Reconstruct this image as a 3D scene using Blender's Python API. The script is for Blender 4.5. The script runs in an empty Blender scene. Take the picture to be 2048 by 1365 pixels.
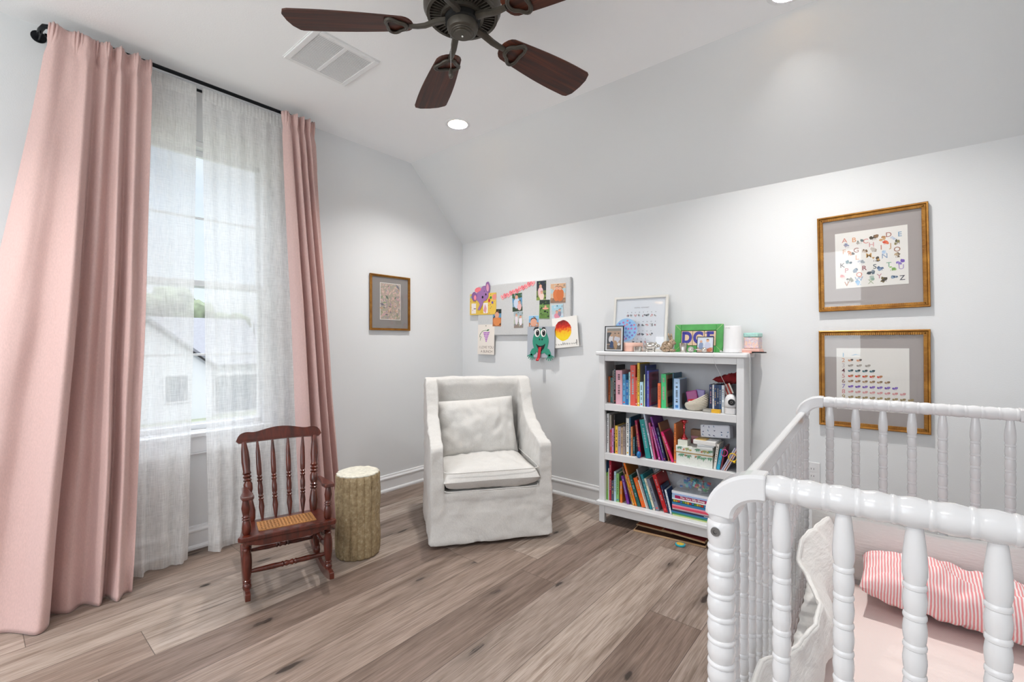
import bpy, bmesh, math, random
from mathutils import Matrix, Vector, noise
random.seed(7)
PI = math.pi
S = bpy.context.scene
COL = S.collection

# ---------------------------------------------------------------- camera, sky, sun, exposure
cam_d = bpy.data.cameras.new('camera'); cam = bpy.data.objects.new('camera', cam_d); COL.objects.link(cam)
cam_d.sensor_width = 36; cam_d.lens = 36 * 910 / 2048; cam_d.clip_start = .02
cam.location = (3.176, -3.055, 1.23)
cam.rotation_euler = (PI / 2, 0, math.radians(39.9))
S.camera = cam
S.view_settings.view_transform = 'Standard'; S.view_settings.look = 'None'
S.view_settings.exposure = 0.77; S.view_settings.gamma = 1.0; S.view_settings.use_curve_mapping = False
S.cycles.max_bounces = 10; S.cycles.diffuse_bounces = 5; S.cycles.transparent_max_bounces = 16
S.cycles.use_denoising = True
S.cycles.caustics_reflective = False; S.cycles.caustics_refractive = False
S.cycles.sample_clamp_indirect = 6

def lin(c):
    if isinstance(c, str):
        c = [int(c[i:i + 2], 16) / 255 for i in (0, 2, 4)]
    return tuple((x / 12.92 if x <= .04045 else ((x + .055) / 1.055) ** 2.4) for x in c) + (1,)

class NT:
    def __init__(s, t): s.t = t
    def n(s, typ, props=None, **ins):
        nd = s.t.nodes.new('ShaderNode' + typ)
        for k, v in (props or {}).items(): setattr(nd, k, v)
        for k, v in ins.items():
            key = int(k[1:]) if k[0] == '_' else k.replace('_', ' ')
            sock = nd.inputs[key]
            if isinstance(v, bpy.types.NodeSocket): s.t.links.new(v, sock)
            else: sock.default_value = v
        return nd
    def math(s, op, a, b=0.0, c=0.0, clamp=False):
        nd = s.n('Math', {'operation': op, 'use_clamp': clamp}, _0=a, _1=b, _2=c); return nd.outputs[0]
    def mix(s, fac, a, b, blend='MIX'):
        nd = s.n('Mix', {'data_type': 'RGBA', 'blend_type': blend, 'clamp_factor': True})
        for i, v in ((0, fac), (6, a), (7, b)):
            if isinstance(v, bpy.types.NodeSocket): s.t.links.new(v, nd.inputs[i])
            else: nd.inputs[i].default_value = v
        return nd.outputs[2]
    def ramp(s, fac, stops, interp='LINEAR'):
        nd = s.n('ValToRGB', _0=fac); cr = nd.color_ramp; cr.interpolation = interp
        while len(cr.elements) < len(stops): cr.elements.new(.5)
        for e, (p, c) in zip(cr.elements, stops): e.position = p; e.color = c
        return nd.outputs[0]
    def link(s, a, b): s.t.links.new(a, b)

# world: pale sky with drifting clouds
w = bpy.data.worlds.new('sky'); S.world = w; w.use_nodes = True
wt = NT(w.node_tree); w.node_tree.nodes.clear()
geo = wt.n('TexCoord')
mp = wt.n('Mapping', _0=geo.outputs['Generated']); mp.inputs['Scale'].default_value = (1.5, 1.5, 4.0)
cl = wt.n('TexNoise', _Vector=mp.outputs[0]) if False else wt.n('TexNoise')
wt.link(mp.outputs[0], cl.inputs['Vector']); cl.inputs['Scale'].default_value = 1.6; cl.inputs['Detail'].default_value = 6
cm = wt.ramp(cl.outputs['Fac'], [(.42, (0, 0, 0, 1)), (.62, (1, 1, 1, 1))])
sep = wt.n('SeparateXYZ', _0=geo.outputs['Generated'])
grad = wt.ramp(sep.outputs[2], [(0.0, (.78, .86, .96, 1)), (.40, (.50, .66, .92, 1))])
skyc = wt.mix(wt.math('MULTIPLY', cm, .6), grad, (.95, .97, 1.0, 1))
# bright thin overcast high overhead, calmer blue nearer the horizon
hi = wt.math('ADD', wt.math('MULTIPLY', wt.n('MapRange', _0=sep.outputs[2], _1=.45, _2=.75, _3=0.0, _4=1.0).outputs[0], 5.0), .70)
skyc = wt.mix(wt.n('MapRange', _0=sep.outputs[2], _1=.45, _2=.75, _3=0.0, _4=.8).outputs[0], skyc, (.98, .985, 1.0, 1))
bg = wt.n('Background', Color=skyc, Strength=hi)
wo = wt.n('OutputWorld'); wt.link(bg.outputs[0], wo.inputs[0])

sun_d = bpy.data.lights.new('sun', 'SUN'); sun = bpy.data.objects.new('sun', sun_d); COL.objects.link(sun)
sun_d.energy = 1.4; sun_d.angle = .02; sun_d.color = (1, .96, .9)
sun.rotation_euler = (math.radians(42), 0, math.radians(75))   # high sun from the far side of the house, lights the garden

def area(name, loc, rot, sx, sy, power, color=(1, 1, 1), shape='RECTANGLE', portal=False, spread=None):
    d = bpy.data.lights.new(name, 'AREA'); o = bpy.data.objects.new(name, d); COL.objects.link(o)
    d.shape = shape; d.size = sx; d.size_y = sy; d.energy = power; d.color = color
    o.location = loc; o.rotation_euler = rot
    if portal: d.cycles.is_portal = True
    if spread: d.spread = spread
    return o
# daylight entering the two windows
area('window_portal', (-.20, -2.24, 1.55), (0, math.radians(-90), 0), 1.9, 1.1, 1, portal=True)
area('rear_window_daylight', (1.7, -4.68, 1.72), (PI / 2, 0, 0), 2.3, 1.5, 27, (.96, .98, 1.0))
CANS = [(.826, -.84), (2.83, -.76), (.83, -3.75), (2.83, -3.75)]  # last two are out of view, added as fill light

# ---------------------------------------------------------------- mesh helpers
class MB:
    def __init__(s): s.v = []; s.f = []; s.m = []; s.mats = []; s.M = Matrix()
    def mi(s, m):
        if m not in s.mats: s.mats.append(m)
        return s.mats.index(m)
    def add(s, vs, fs, m):
        b = len(s.v); i = s.mi(m)
        s.v += [s.M @ Vector(v) for v in vs]
        s.f += [tuple(b + k for k in f) for f in fs]; s.m += [i] * len(fs)
    def box(s, x0, x1, y0, y1, z0, z1, m):
        s.add([(x0, y0, z0), (x1, y0, z0), (x1, y1, z0), (x0, y1, z0), (x0, y0, z1), (x1, y0, z1), (x1, y1, z1), (x0, y1, z1)],
              [(0, 3, 2, 1), (4, 5, 6, 7), (0, 1, 5, 4), (1, 2, 6, 5), (2, 3, 7, 6), (3, 0, 4, 7)], m)
    def lathe(s, prof, m, seg=24, M=None, cap=True, rf=None):
        vs = []; fs = []; n = len(prof)
        for k in range(seg):
            a = 2 * PI * k / seg
            for j, (r, z) in enumerate(prof):
                rr = r * (rf(a, z) if rf else 1)
                v = Vector((rr * math.cos(a), rr * math.sin(a), z)); vs.append(M @ v if M else v)
        for k in range(seg):
            q = (k + 1) % seg
            for j in range(n - 1):
                fs.append((k * n + j, q * n + j, q * n + j + 1, k * n + j + 1))
        if cap and prof[0][0] > 1e-6: fs.append(tuple(k * n for k in range(seg))[::-1])
        if cap and prof[-1][0] > 1e-6: fs.append(tuple(k * n + n - 1 for k in range(seg)))
        s.add(vs, fs, m)
    def tube(s, pts, r, m, seg=10, closed=False, prof=None):
        pts = [Vector(p) for p in pts]; n = len(pts); vs = []; fs = []
        up = None; R = []
        for i in range(n):
            t = (pts[(i + 1) % n] - pts[i - 1]) if closed else (pts[min(i + 1, n - 1)] - pts[max(i - 1, 0)])
            t.normalize()
            if up is None: up = Vector((0, 0, 1)) if abs(t.z) < .95 else Vector((0, 1, 0))
            u = (up - t * up.dot(t)).normalized(); up = u; R.append((u, t.cross(u)))
        pr = prof or [(math.cos(2 * PI * k / seg), math.sin(2 * PI * k / seg)) for k in range(seg)]
        seg = len(pr)
        for i, p in enumerate(pts):
            rr = r(i / (n - 1)) if callable(r) else r
            for (a, b) in pr: vs.append(p + R[i][0] * (a * rr) + R[i][1] * (b * rr))
        for i in range(n if closed else n - 1):
            q = (i + 1) % n
            for k in range(seg):
                l = (k + 1) % seg
                fs.append((i * seg + k, i * seg + l, q * seg + l, q * seg + k))
        if not closed:
            fs.append(tuple(range(seg))[::-1]); fs.append(tuple((n - 1) * seg + k for k in range(seg)))
        s.add(vs, fs, m)
    def grid(s, nu, nv, fn, m, closed_u=False):
        vs = [fn(i / nu, j / nv) for i in range(nu + 1) for j in range(nv + 1)]
        fs = [(i * (nv + 1) + j, (i + 1) * (nv + 1) + j, (i + 1) * (nv + 1) + j + 1, i * (nv + 1) + j + 1) for i in range(nu) for j in range(nv)]
        s.add(vs, fs, m)
    def prism(s, poly, y0, y1, m, axis='y'):
        n = len(poly)
        def P(a, b, y): return (a, y, b) if axis == 'y' else ((y, a, b) if axis == 'x' else (a, b, y))
        vs = [P(a, b, y0) for a, b in poly] + [P(a, b, y1) for a, b in poly]
        fs = [tuple(range(n)), tuple(range(n, 2 * n))[::-1]] + [(i, i + n, (i + 1) % n + n, (i + 1) % n) for i in range(n)]
        s.add(vs, fs, m)
    def ell(s, c, r, m, seg=16, rings=10):
        vs = []; fs = []
        for i in range(rings + 1):
            t = PI * i / rings
            for k in range(seg):
                a = 2 * PI * k / seg
                vs.append((c[0] + r[0] * math.sin(t) * math.cos(a), c[1] + r[1] * math.sin(t) * math.sin(a), c[2] + r[2] * math.cos(t)))
        for i in range(rings):
            for k in range(seg):
                q = (k + 1) % seg
                fs.append((i * seg + k, (i + 1) * seg + k, (i + 1) * seg + q, i * seg + q))
        s.add(vs, fs, m)
    def disc(s, cx, cz, r, y, m, seg=16, rz=None, wob=0, sd=0):
        rnd = random.Random(sd)
        rz = rz or r
        vs = []
        for k in range(seg):
            q = 1 + wob * (rnd.random() * 2 - 1)
            vs.append((cx + r * q * math.cos(2 * PI * k / seg), y, cz + rz * q * math.sin(2 * PI * k / seg)))
        s.add(vs, [tuple(range(seg))], m)
    def poly(s, pts, y, m): s.add([(a, y, b) for a, b in pts], [tuple(range(len(pts)))], m)
    def text(s, txt, cx, cz, size, y, m, align='CENTER', M=None, bold=0.0, sx=1.0):
        c = bpy.data.curves.new('t', 'FONT'); c.body = txt; c.size = size; c.align_x = align; c.align_y = 'CENTER'; c.offset = bold
        o = bpy.data.objects.new('t', c); COL.objects.link(o)
        me = bpy.data.meshes.new_from_object(o.evaluated_get(bpy.context.evaluated_depsgraph_get()))
        vs = [Vector((cx + v.co.x * sx, y, cz + v.co.y)) for v in me.vertices]
        if M: vs = [M @ v for v in vs]
        s.add(vs, [tuple(p.vertices) for p in me.polygons], m)
        bpy.data.objects.remove(o); bpy.data.curves.remove(c); bpy.data.meshes.remove(me)
    def build(s, name, parent=None, smooth=False, bevel=0, seg=2, label=None, cat=None, group=None, kind=None, solid=0, sub=0, angle=40):
        me = bpy.data.meshes.new(name)
        me.from_pydata([tuple(v) for v in s.v], [], s.f)
        for m in s.mats: me.materials.append(m)
        me.polygons.foreach_set('material_index', s.m)
        if smooth: me.polygons.foreach_set('use_smooth', [True] * len(me.polygons))
        me.validate(); me.update()
        if smooth == 'auto':
            try: me.set_sharp_from_angle(angle=math.radians(angle))
            except Exception: pass
        o = bpy.data.objects.new(name, me); COL.objects.link(o)
        if parent: o.parent = parent
        if bevel:
            b = o.modifiers.new('bevel', 'BEVEL'); b.width = bevel; b.segments = seg; b.limit_method = 'ANGLE'; b.angle_limit = math.radians(50)
        if solid:
            b = o.modifiers.new('solid', 'SOLIDIFY'); b.thickness = solid; b.offset = 0
        if sub:
            b = o.modifiers.new('sub', 'SUBSURF'); b.levels = sub; b.render_levels = sub
        tag(o, label, cat, group, kind)
        return o
def tag(o, label=None, cat=None, group=None, kind=None):
    for k, v in (('label', label), ('category', cat), ('group', group), ('kind', kind)):
        if v: o[k] = v
    return o
def thing(name, label, cat, loc=(0, 0, 0), rz=0, group=None, M=None):
    o = bpy.data.objects.new(name, None); COL.objects.link(o); o.empty_display_size = .05
    if M is not None: o.matrix_world = M
    else: o.location = loc; o.rotation_euler = (0, 0, rz)
    return tag(o, label, cat, group)
def copy_tree(o, parent=None):
    c = o.copy(); COL.objects.link(c); c.parent = parent
    for ch in o.children: copy_tree(ch, c)
    return c
def RX(a): return Matrix.Rotation(math.radians(a), 4, 'X')
def RY(a): return Matrix.Rotation(math.radians(a), 4, 'Y')
def RZ(a): return Matrix.Rotation(math.radians(a), 4, 'Z')
def TR(*p): return Matrix.Translation(p)

# ---------------------------------------------------------------- materials
_mc = {}
def mat(name, col, rough=.5, metal=0, spec=.5, bump=None, vary=None, sheen=0, coat=0, trans=0, alpha=1, emit=None):
    """plain coloured surface; bump=(scale, strength), vary=(scale, amount) adds faint tone change"""
    if name in _mc: return _mc[name]
    m = bpy.data.materials.new(name); m.use_nodes = True; t = NT(m.node_tree)
    b = m.node_tree.nodes['Principled BSDF']
    c = lin(col); b.inputs['Base Color'].default_value = c
    b.inputs['Roughness'].default_value = rough; b.inputs['Metallic'].default_value = metal
    b.inputs['Specular IOR Level'].default_value = spec
    b.inputs['Sheen Weight'].default_value = sheen; b.inputs['Coat Weight'].default_value = coat
    b.inputs['Transmission Weight'].default_value = trans; b.inputs['Alpha'].default_value = alpha
    if emit: b.inputs['Emission Color'].default_value = lin(col); b.inputs['Emission Strength'].default_value = emit
    tc = None
    if bump or vary:
        tc = t.n('TexCoord')
    if vary:
        nz = t.n('TexNoise', Scale=vary[0], Detail=4.0); t.link(tc.outputs['Object'], nz.inputs['Vector'])
        d = tuple(max(0, x * (1 - vary[1])) for x in c[:3]) + (1,); u = tuple(min(1, x * (1 + vary[1])) for x in c[:3]) + (1,)
        t.link(t.ramp(nz.outputs['Fac'], [(.3, d), (.7, u)]), b.inputs['Base Color'])
    if bump:
        nz = t.n('TexNoise', Scale=bump[0], Detail=4.0); t.link(tc.outputs['Object'], nz.inputs['Vector'])
        bp = t.n('Bump', Strength=bump[1], Distance=.01); t.link(nz.outputs['Fac'], bp.inputs['Height']); t.link(bp.outputs[0], b.inputs['Normal'])
    _mc[name] = m
    return m
def P(hexc, rough=.6): return mat('paint_' + hexc + ('' if rough == .6 else '_%02d' % int(rough * 100)), hexc, rough)

M_wall = mat('wall_paint', 'dfe1e3', .75, spec=.25, bump=(180, .06))
M_slope = mat('ceiling_paint_grey', 'dfe1e3', .75, spec=.25, bump=(180, .06))
M_ceil = mat('ceiling_paint', 'f6f7f9', .8, spec=.2, bump=(160, .08))
M_trim = mat('white_trim_paint', 'e9eaec', .35)
M_case = mat('white_lacquer', 'dcdddf', .3)
M_crib = mat('crib_white_gloss', 'd9d9db', .17, coat=.3)
M_black = mat('black_metal', '0c1016', .35, metal=.6)
M_bronze = mat('dark_bronze', '4e4942', .42, metal=.45, vary=(30, .15))
M_darkslot = mat('dark_slot', '0a0a0a', .8)
M_chrome = mat('chrome', 'd8d8d8', .15, metal=1)
M_silver = mat('silver', 'dcd8d2', .12, metal=1)
M_brass = mat('brass', 'c9a45c', .3, metal=1)
M_paper = mat('white_paper', 'eceae6', .7)
M_page = mat('book_pages', 'ddd6c4', .8)
M_slip = None
M_ink = mat('black_ink', '14141a', .6)

def schlick(t, f0):
    g = t.n('NewGeometry'); d = t.n('VectorMath', {'operation': 'DOT_PRODUCT'}); t.link(g.outputs['Normal'], d.inputs[0]); t.link(g.outputs['Incoming'], d.inputs[1])
    c = t.math('SUBTRACT', 1.0, t.math('ABSOLUTE', d.outputs['Value']))
    return t.math('ADD', t.math('MULTIPLY', t.math('POWER', c, 5.0), 1 - f0), f0)
def mat_glass():
    m = bpy.data.materials.new('window_glass'); m.use_nodes = True; t = NT(m.node_tree); m.node_tree.nodes.clear()
    a = t.n('BsdfTransparent', Color=(.97, .985, .98, 1)); g = t.n('BsdfGlossy', Roughness=.02)
    f = schlick(t, .04); mx = t.n('MixShader'); t.link(f, mx.inputs[0]); t.link(a.outputs[0], mx.inputs[1]); t.link(g.outputs[0], mx.inputs[2])
    o = t.n('OutputMaterial'); t.link(mx.outputs[0], o.inputs[0]); return m
M_glass = mat_glass()
def mat_picglass():
    m = bpy.data.materials.new('picture_glass'); m.use_nodes = True; t = NT(m.node_tree); m.node_tree.nodes.clear()
    a = t.n('BsdfTransparent', Color=(.98, .98, .98, 1)); g = t.n('BsdfGlossy', Roughness=.01)
    f = schlick(t, .03); mx = t.n('MixShader'); t.link(f, mx.inputs[0]); t.link(a.outputs[0], mx.inputs[1]); t.link(g.outputs[0], mx.inputs[2])
    o = t.n('OutputMaterial'); t.link(mx.outputs[0], o.inputs[0]); return m
M_pglass = mat_picglass()

def mat_floor():
    m = bpy.data.materials.new('floor_planks'); m.use_nodes = True; t = NT(m.node_tree); b = m.node_tree.nodes['Principled BSDF']
    tc = t.n('TexCoord'); s = t.n('SeparateXYZ', _0=tc.outputs['Object']); X, Y = s.outputs[0], s.outputs[1]
    W, Ln = .2275, 1.52
    xr = t.math('DIVIDE', t.math('SUBTRACT', X, 1.417), W); row = t.math('FLOOR', xr); fx = t.math('FRACT', xr)
    wr = t.n('TexWhiteNoise', {'noise_dimensions': '1D'}, W=t.math('ADD', row, 11.37))
    yr = t.math('ADD', t.math('DIVIDE', Y, Ln), t.math('MULTIPLY', wr.outputs['Value'], 3.7)); cell = t.math('FLOOR', yr); fy = t.math('FRACT', yr)
    cv = t.n('CombineXYZ', _0=row, _1=cell, _2=3.0)
    wn = t.n('TexWhiteNoise', {'noise_dimensions': '3D'}); t.link(cv.outputs[0], wn.inputs['Vector'])
    rnd = wn.outputs['Value']
    # grain, each plank shifted
    off = t.n('CombineXYZ', _0=t.math('MULTIPLY', rnd, 37.0), _1=t.math('MULTIPLY', rnd, 91.0), _2=t.math('MULTIPLY', rnd, 53.0))
    pv = t.n('VectorMath', {'operation': 'ADD'}); t.link(tc.outputs['Object'], pv.inputs[0]); t.link(off.outputs[0], pv.inputs[1])
    g1m = t.n('Mapping'); t.link(pv.outputs[0], g1m.inputs[0]); g1m.inputs['Scale'].default_value = (38, 2.2, 1)
    g1 = t.n('TexNoise', Scale=1.0, Detail=8.0, Roughness=.62, Distortion=.35); t.link(g1m.outputs[0], g1.inputs['Vector'])
    g2m = t.n('Mapping'); t.link(pv.outputs[0], g2m.inputs[0]); g2m.inputs['Scale'].default_value = (9, .9, 1)
    g2 = t.n('TexNoise', Scale=1.0, Detail=3.0, Distortion=1.2); t.link(g2m.outputs[0], g2.inputs['Vector'])
    g3m = t.n('Mapping'); t.link(pv.outputs[0], g3m.inputs[0]); g3m.inputs['Scale'].default_value = (260, 9, 1)
    g3 = t.n('TexNoise', Scale=1.0, Detail=2.0); t.link(g3m.outputs[0], g3.inputs['Vector'])
    tone = t.ramp(rnd, [(0, lin('75645a')), (.16, lin('8b7c72')), (.5, lin('9a8b80')), (.72, lin('86756a')), (.9, lin('a2958b'))], 'CONSTANT')
    a = t.ramp(g2.outputs['Fac'], [(.25, (.72, .68, .66, 1)), (.5, (1, 1, 1, 1)), (.75, (1.10, 1.10, 1.12, 1))])
    c = t.mix(1.0, tone, a, 'MULTIPLY')
    a2 = t.ramp(g1.outputs['Fac'], [(.30, (.56, .51, .47, 1)), (.46, (.97, .97, .97, 1)), (.7, (1.18, 1.18, 1.19, 1))])
    c = t.mix(1.0, c, a2, 'MULTIPLY')
    a3 = t.ramp(g3.outputs['Fac'], [(.38, (.80, .77, .74, 1)), (.5, (1, 1, 1, 1)), (.64, (1.18, 1.20, 1.22, 1))])
    c = t.mix(.9, c, a3, 'MULTIPLY')
    # knots and cracks
    km = t.n('Mapping'); t.link(pv.outputs[0], km.inputs[0]); km.inputs['Scale'].default_value = (3.1, 1.15, 1)
    kn = t.n('TexNoise', Scale=9.0, Detail=2.0); t.link(pv.outputs[0], kn.inputs['Vector'])
    kd = t.n('VectorMath', {'operation': 'MULTIPLY_ADD'}); t.link(kn.outputs['Color'], kd.inputs[0]); kd.inputs[1].default_value = (.13, .13, 0); t.link(km.outputs[0], kd.inputs[2])
    vo = t.n('TexVoronoi', {'voronoi_dimensions': '2D'}, Scale=1.0, Randomness=1.0); t.link(kd.outputs[0], vo.inputs['Vector'])
    kf = t.ramp(vo.outputs['Distance'], [(0.0, (1, 1, 1, 1)), (.030, (1, 1, 1, 1)), (.045, (.45, .45, .45, 1)), (.15, (0, 0, 0, 1))])
    c = t.mix(t.math('MULTIPLY', kf, t.math('ADD', .55, t.math('MULTIPLY', t.math('GREATER_THAN', g1.outputs['Fac'], .47), .4))), c, lin('2e241e'))
    cm_ = t.n('Mapping'); t.link(pv.outputs[0], cm_.inputs[0]); cm_.inputs['Scale'].default_value = (14, .8, 1)
    cn = t.n('TexNoise', Scale=1.3, Detail=3.0, Distortion=.8); t.link(cm_.outputs[0], cn.inputs['Vector'])
    cf = t.ramp(cn.outputs['Fac'], [(.68, (0, 0, 0, 1)), (.74, (.75, .75, .75, 1))])
    c = t.mix(cf, c, lin('3c2f28'))
    # seams
    e = t.math('MINIMUM', fx, t.math('SUBTRACT', 1.0, fx)); ey = t.math('MINIMUM', fy, t.math('SUBTRACT', 1.0, fy))
    sx = t.math('LESS_THAN', e, .006); sy = t.math('LESS_THAN', ey, .0009); seam = t.math('MAXIMUM', sx, sy)
    c = t.mix(t.math('MULTIPLY', seam, .75), c, lin('3a2e28'))
    t.link(c, b.inputs['Base Color'])
    t.link(t.ramp(g1.outputs['Fac'], [(.3, (.55, .55, .55, 1)), (.7, (.40, .40, .40, 1))]), b.inputs['Roughness'])
    b.inputs['Specular IOR Level'].default_value = .38
    hh = t.math('SUBTRACT', t.math('ADD', g1.outputs['Fac'], t.math('MULTIPLY', g3.outputs['Fac'], .6)), t.math('MULTIPLY', seam, 1.5))
    bp = t.n('Bump', Strength=.25, Distance=.004); t.link(hh, bp.inputs['Height']); t.link(bp.outputs[0], b.inputs['Normal'])
    return m
M_floor = mat_floor()

def mat_wood(name, dark, mid, light, scale=(3, 60, 60), rough=.4, coat=0):
    m = bpy.data.materials.new(name); m.use_nodes = True; t = NT(m.node_tree); b = m.node_tree.nodes['Principled BSDF']
    tc = t.n('TexCoord'); mp = t.n('Mapping'); t.link(tc.outputs['Object'], mp.inputs[0]); mp.inputs['Scale'].default_value = scale
    nz = t.n('TexNoise', Scale=1.0, Detail=6.0, Roughness=.6, Distortion=.5); t.link(mp.outputs[0], nz.inputs['Vector'])
    t.link(t.ramp(nz.outputs['Fac'], [(.3, lin(dark)), (.52, lin(mid)), (.72, lin(light))]), b.inputs['Base Color'])
    b.inputs['Roughness'].default_value = rough; b.inputs['Coat Weight'].default_value = coat
    bp = t.n('Bump', Strength=.12, Distance=.002); t.link(nz.outputs['Fac'], bp.inputs['Height']); t.link(bp.outputs[0], b.inputs['Normal'])
    return m
M_blade = mat_wood('fan_blade_walnut', '1c0a05', '4a2010', '7c3c22', (1.6, 30, 12), .55)
M_rock = mat_wood('cherry_wood', '31110a', '501d10', '66291a', (40, 40, 4), .3, .25)
M_puz = mat_wood('birch_ply', 'a07c58', 'c0a07c', 'd0b494', (4, 50, 50), .5)
M_dkboard = mat_wood('dark_board', '241410', '3c2218', '54301f', (4, 40, 40), .45)
M_gold = mat_wood('gold_frame', '8a5a24', 'a06e2c', 'b9853c', (25, 25, 25), .36)
for n_ in ('gold_frame',):
    bpy.data.materials[n_].node_tree.nodes['Principled BSDF'].inputs['Metallic'].default_value = .55

def mat_cloth(name, col, sc=900, rough=.85, bump=.12, translucent=0.0, crease=None):
    m = bpy.data.materials.new(name); m.use_nodes = True; t = NT(m.node_tree); b = m.node_tree.nodes['Principled BSDF']
    b.inputs['Roughness'].default_value = rough; b.inputs['Sheen Weight'].default_value = .25; b.inputs['Specular IOR Level'].default_value = .3
    tc = t.n('TexCoord'); mp = t.n('Mapping'); t.link(tc.outputs['Object'], mp.inputs[0]); mp.inputs['Scale'].default_value = (sc * .35, sc * .35, sc * .12)
    nz = t.n('TexNoise', Scale=1.0, Detail=2.0); t.link(mp.outputs[0], nz.inputs['Vector'])
    c = lin(col); t.link(t.ramp(nz.outputs['Fac'], [(.3, tuple(x * .93 for x in c[:3]) + (1,)), (.7, tuple(min(1, x * 1.05) for x in c[:3]) + (1,))]), b.inputs['Base Color'])
    cz = t.n('TexNoise', Scale=4.0, Detail=5.0, Distortion=1.0); t.link(tc.outputs['Object'], cz.inputs['Vector'])
    h = t.math('ADD', t.math('MULTIPLY', nz.outputs['Fac'], .03), t.math('MULTIPLY', cz.outputs['Fac'], crease or .3))
    bp = t.n('Bump', Strength=bump, Distance=.02); t.link(h, bp.inputs['Height']); t.link(bp.outputs[0], b.inputs['Normal'])
    if translucent:
        tr = t.n('BsdfTranslucent', Color=c); mx = t.n('MixShader', _0=translucent)
        o = m.node_tree.nodes['Material Output']
        t.link(b.outputs[0], mx.inputs[1]); t.link(tr.outputs[0], mx.inputs[2]); t.link(mx.outputs[0], o.inputs[0])
    return m
M_slip = mat_cloth('white_linen', 'd0cecb', 900, .92, .55, 0, .8)
M_pink = mat_cloth('pink_curtain_cotton', 'dbbab5', 700, .6, .25, .12, .5)

def mat_sheer():
    m = bpy.data.materials.new('sheer_gauze'); m.use_nodes = True; t = NT(m.node_tree); m.node_tree.nodes.clear()
    tc = t.n('TexCoord')
    def nz(sc, d=2):
        mp = t.n('Mapping'); t.link(tc.outputs['Object'], mp.inputs[0]); mp.inputs['Scale'].default_value = sc
        n = t.n('TexNoise', Scale=1.0, Detail=float(d)); t.link(mp.outputs[0], n.inputs['Vector']); return n.outputs['Fac']
    a = nz((100, 260, 14), 3); b_ = nz((20, 22, 420), 2); c = nz((40, 40, 7), 2)
    f = t.math('ADD', t.math('ADD', t.math('MULTIPLY', a, .55), t.math('MULTIPLY', b_, .45)), t.math('MULTIPLY', c, .25))
    fac = t.n('MapRange', _0=f, _1=.42, _2=.86, _3=.50, _4=.90).outputs[0]
    lw = t.n('LayerWeight', Blend=.35); edge = t.math('MULTIPLY', t.math('POWER', lw.outputs['Facing'], 3.0), .3)
    fac = t.math('MINIMUM', t.math('ADD', fac, edge), .97)
    tp = t.n('BsdfTransparent'); df = t.n('BsdfDiffuse', Color=lin('fafaf9')); tl = t.n('BsdfTranslucent', Color=lin('fbfbfa'))
    m1 = t.n('MixShader', _0=.42); t.link(df.outputs[0], m1.inputs[1]); t.link(tl.outputs[0], m1.inputs[2])
    m2 = t.n('MixShader', _0=fac); t.link(tp.outputs[0], m2.inputs[1]); t.link(m1.outputs[0], m2.inputs[2])
    o = t.n('OutputMaterial'); t.link(m2.outputs[0], o.inputs[0]); return m
M_sheer = mat_sheer()

def mat_stripe(name, c1, c2, pitch, axis=0, duty=.5, crinkle=.0, rough=.9):
    m = bpy.data.materials.new(name); m.use_nodes = True; t = NT(m.node_tree); b = m.node_tree.nodes['Principled BSDF']
    tc = t.n('TexCoord'); s = t.n('SeparateXYZ', _0=tc.outputs['Object'])
    nz = t.n('TexNoise', Scale=9.0, Detail=3.0); t.link(tc.outputs['Object'], nz.inputs['Vector'])
    v = t.math('ADD', s.outputs[axis], t.math('MULTIPLY', nz.outputs['Fac'], crinkle))
    f = t.math('FRACT', t.math('DIVIDE', v, pitch)); st = t.math('LESS_THAN', f, duty)
    t.link(t.mix(st, lin(c1), lin(c2)), b.inputs['Base Color']); b.inputs['Roughness'].default_value = rough
    b.inputs['Specular IOR Level'].default_value = .2
    n2 = t.n('TexNoise', Scale=45.0, Detail=3.0); t.link(tc.outputs['Object'], n2.inputs['Vector'])
    bp = t.n('Bump', Strength=.3, Distance=.004); t.link(n2.outputs['Fac'], bp.inputs['Height']); t.link(bp.outputs[0], b.inputs['Normal'])
    return m
M_sheet = mat_stripe('fine_pink_stripe_sheet', 'f1ebe9', 'ecd0ca', .0042, 1, .45, .004)
M_pillow = mat_stripe('pink_ticking_stripe', 'f0e6e6', 'e79a9d', .0078, 0, .52, .012)
def mat_quilt():
    m = bpy.data.materials.new('white_quilted_cotton'); m.use_nodes = True; t = NT(m.node_tree); b = m.node_tree.nodes['Principled BSDF']
    b.inputs['Base Color'].default_value = lin('ecebe9'); b.inputs['Roughness'].default_value = .9; b.inputs['Specular IOR Level'].default_value = .2
    tc = t.n('TexCoord'); n1 = t.n('TexNoise', Scale=28.0, Detail=3.0, Distortion=.6); t.link(tc.outputs['Object'], n1.inputs['Vector'])
    mp = t.n('Mapping'); t.link(tc.outputs['Object'], mp.inputs[0]); mp.inputs['Scale'].default_value = (30, 30, 160)
    n2 = t.n('TexNoise', Scale=1.0, Detail=2.0); t.link(mp.outputs[0], n2.inputs['Vector'])
    v = t.n('TexVoronoi', {'feature': 'DISTANCE_TO_EDGE'}, Scale=14.0); t.link(tc.outputs['Object'], v.inputs['Vector'])
    h = t.math('ADD', t.math('ADD', t.math('MULTIPLY', n1.outputs['Fac'], .5), t.math('MULTIPLY', n2.outputs['Fac'], .5)), t.math('MINIMUM', v.outputs['Distance'], .12))
    bp = t.n('Bump', Strength=.7, Distance=.006); t.link(h, bp.inputs['Height']); t.link(bp.outputs[0], b.inputs['Normal'])
    return m
M_quilt = mat_quilt()
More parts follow.
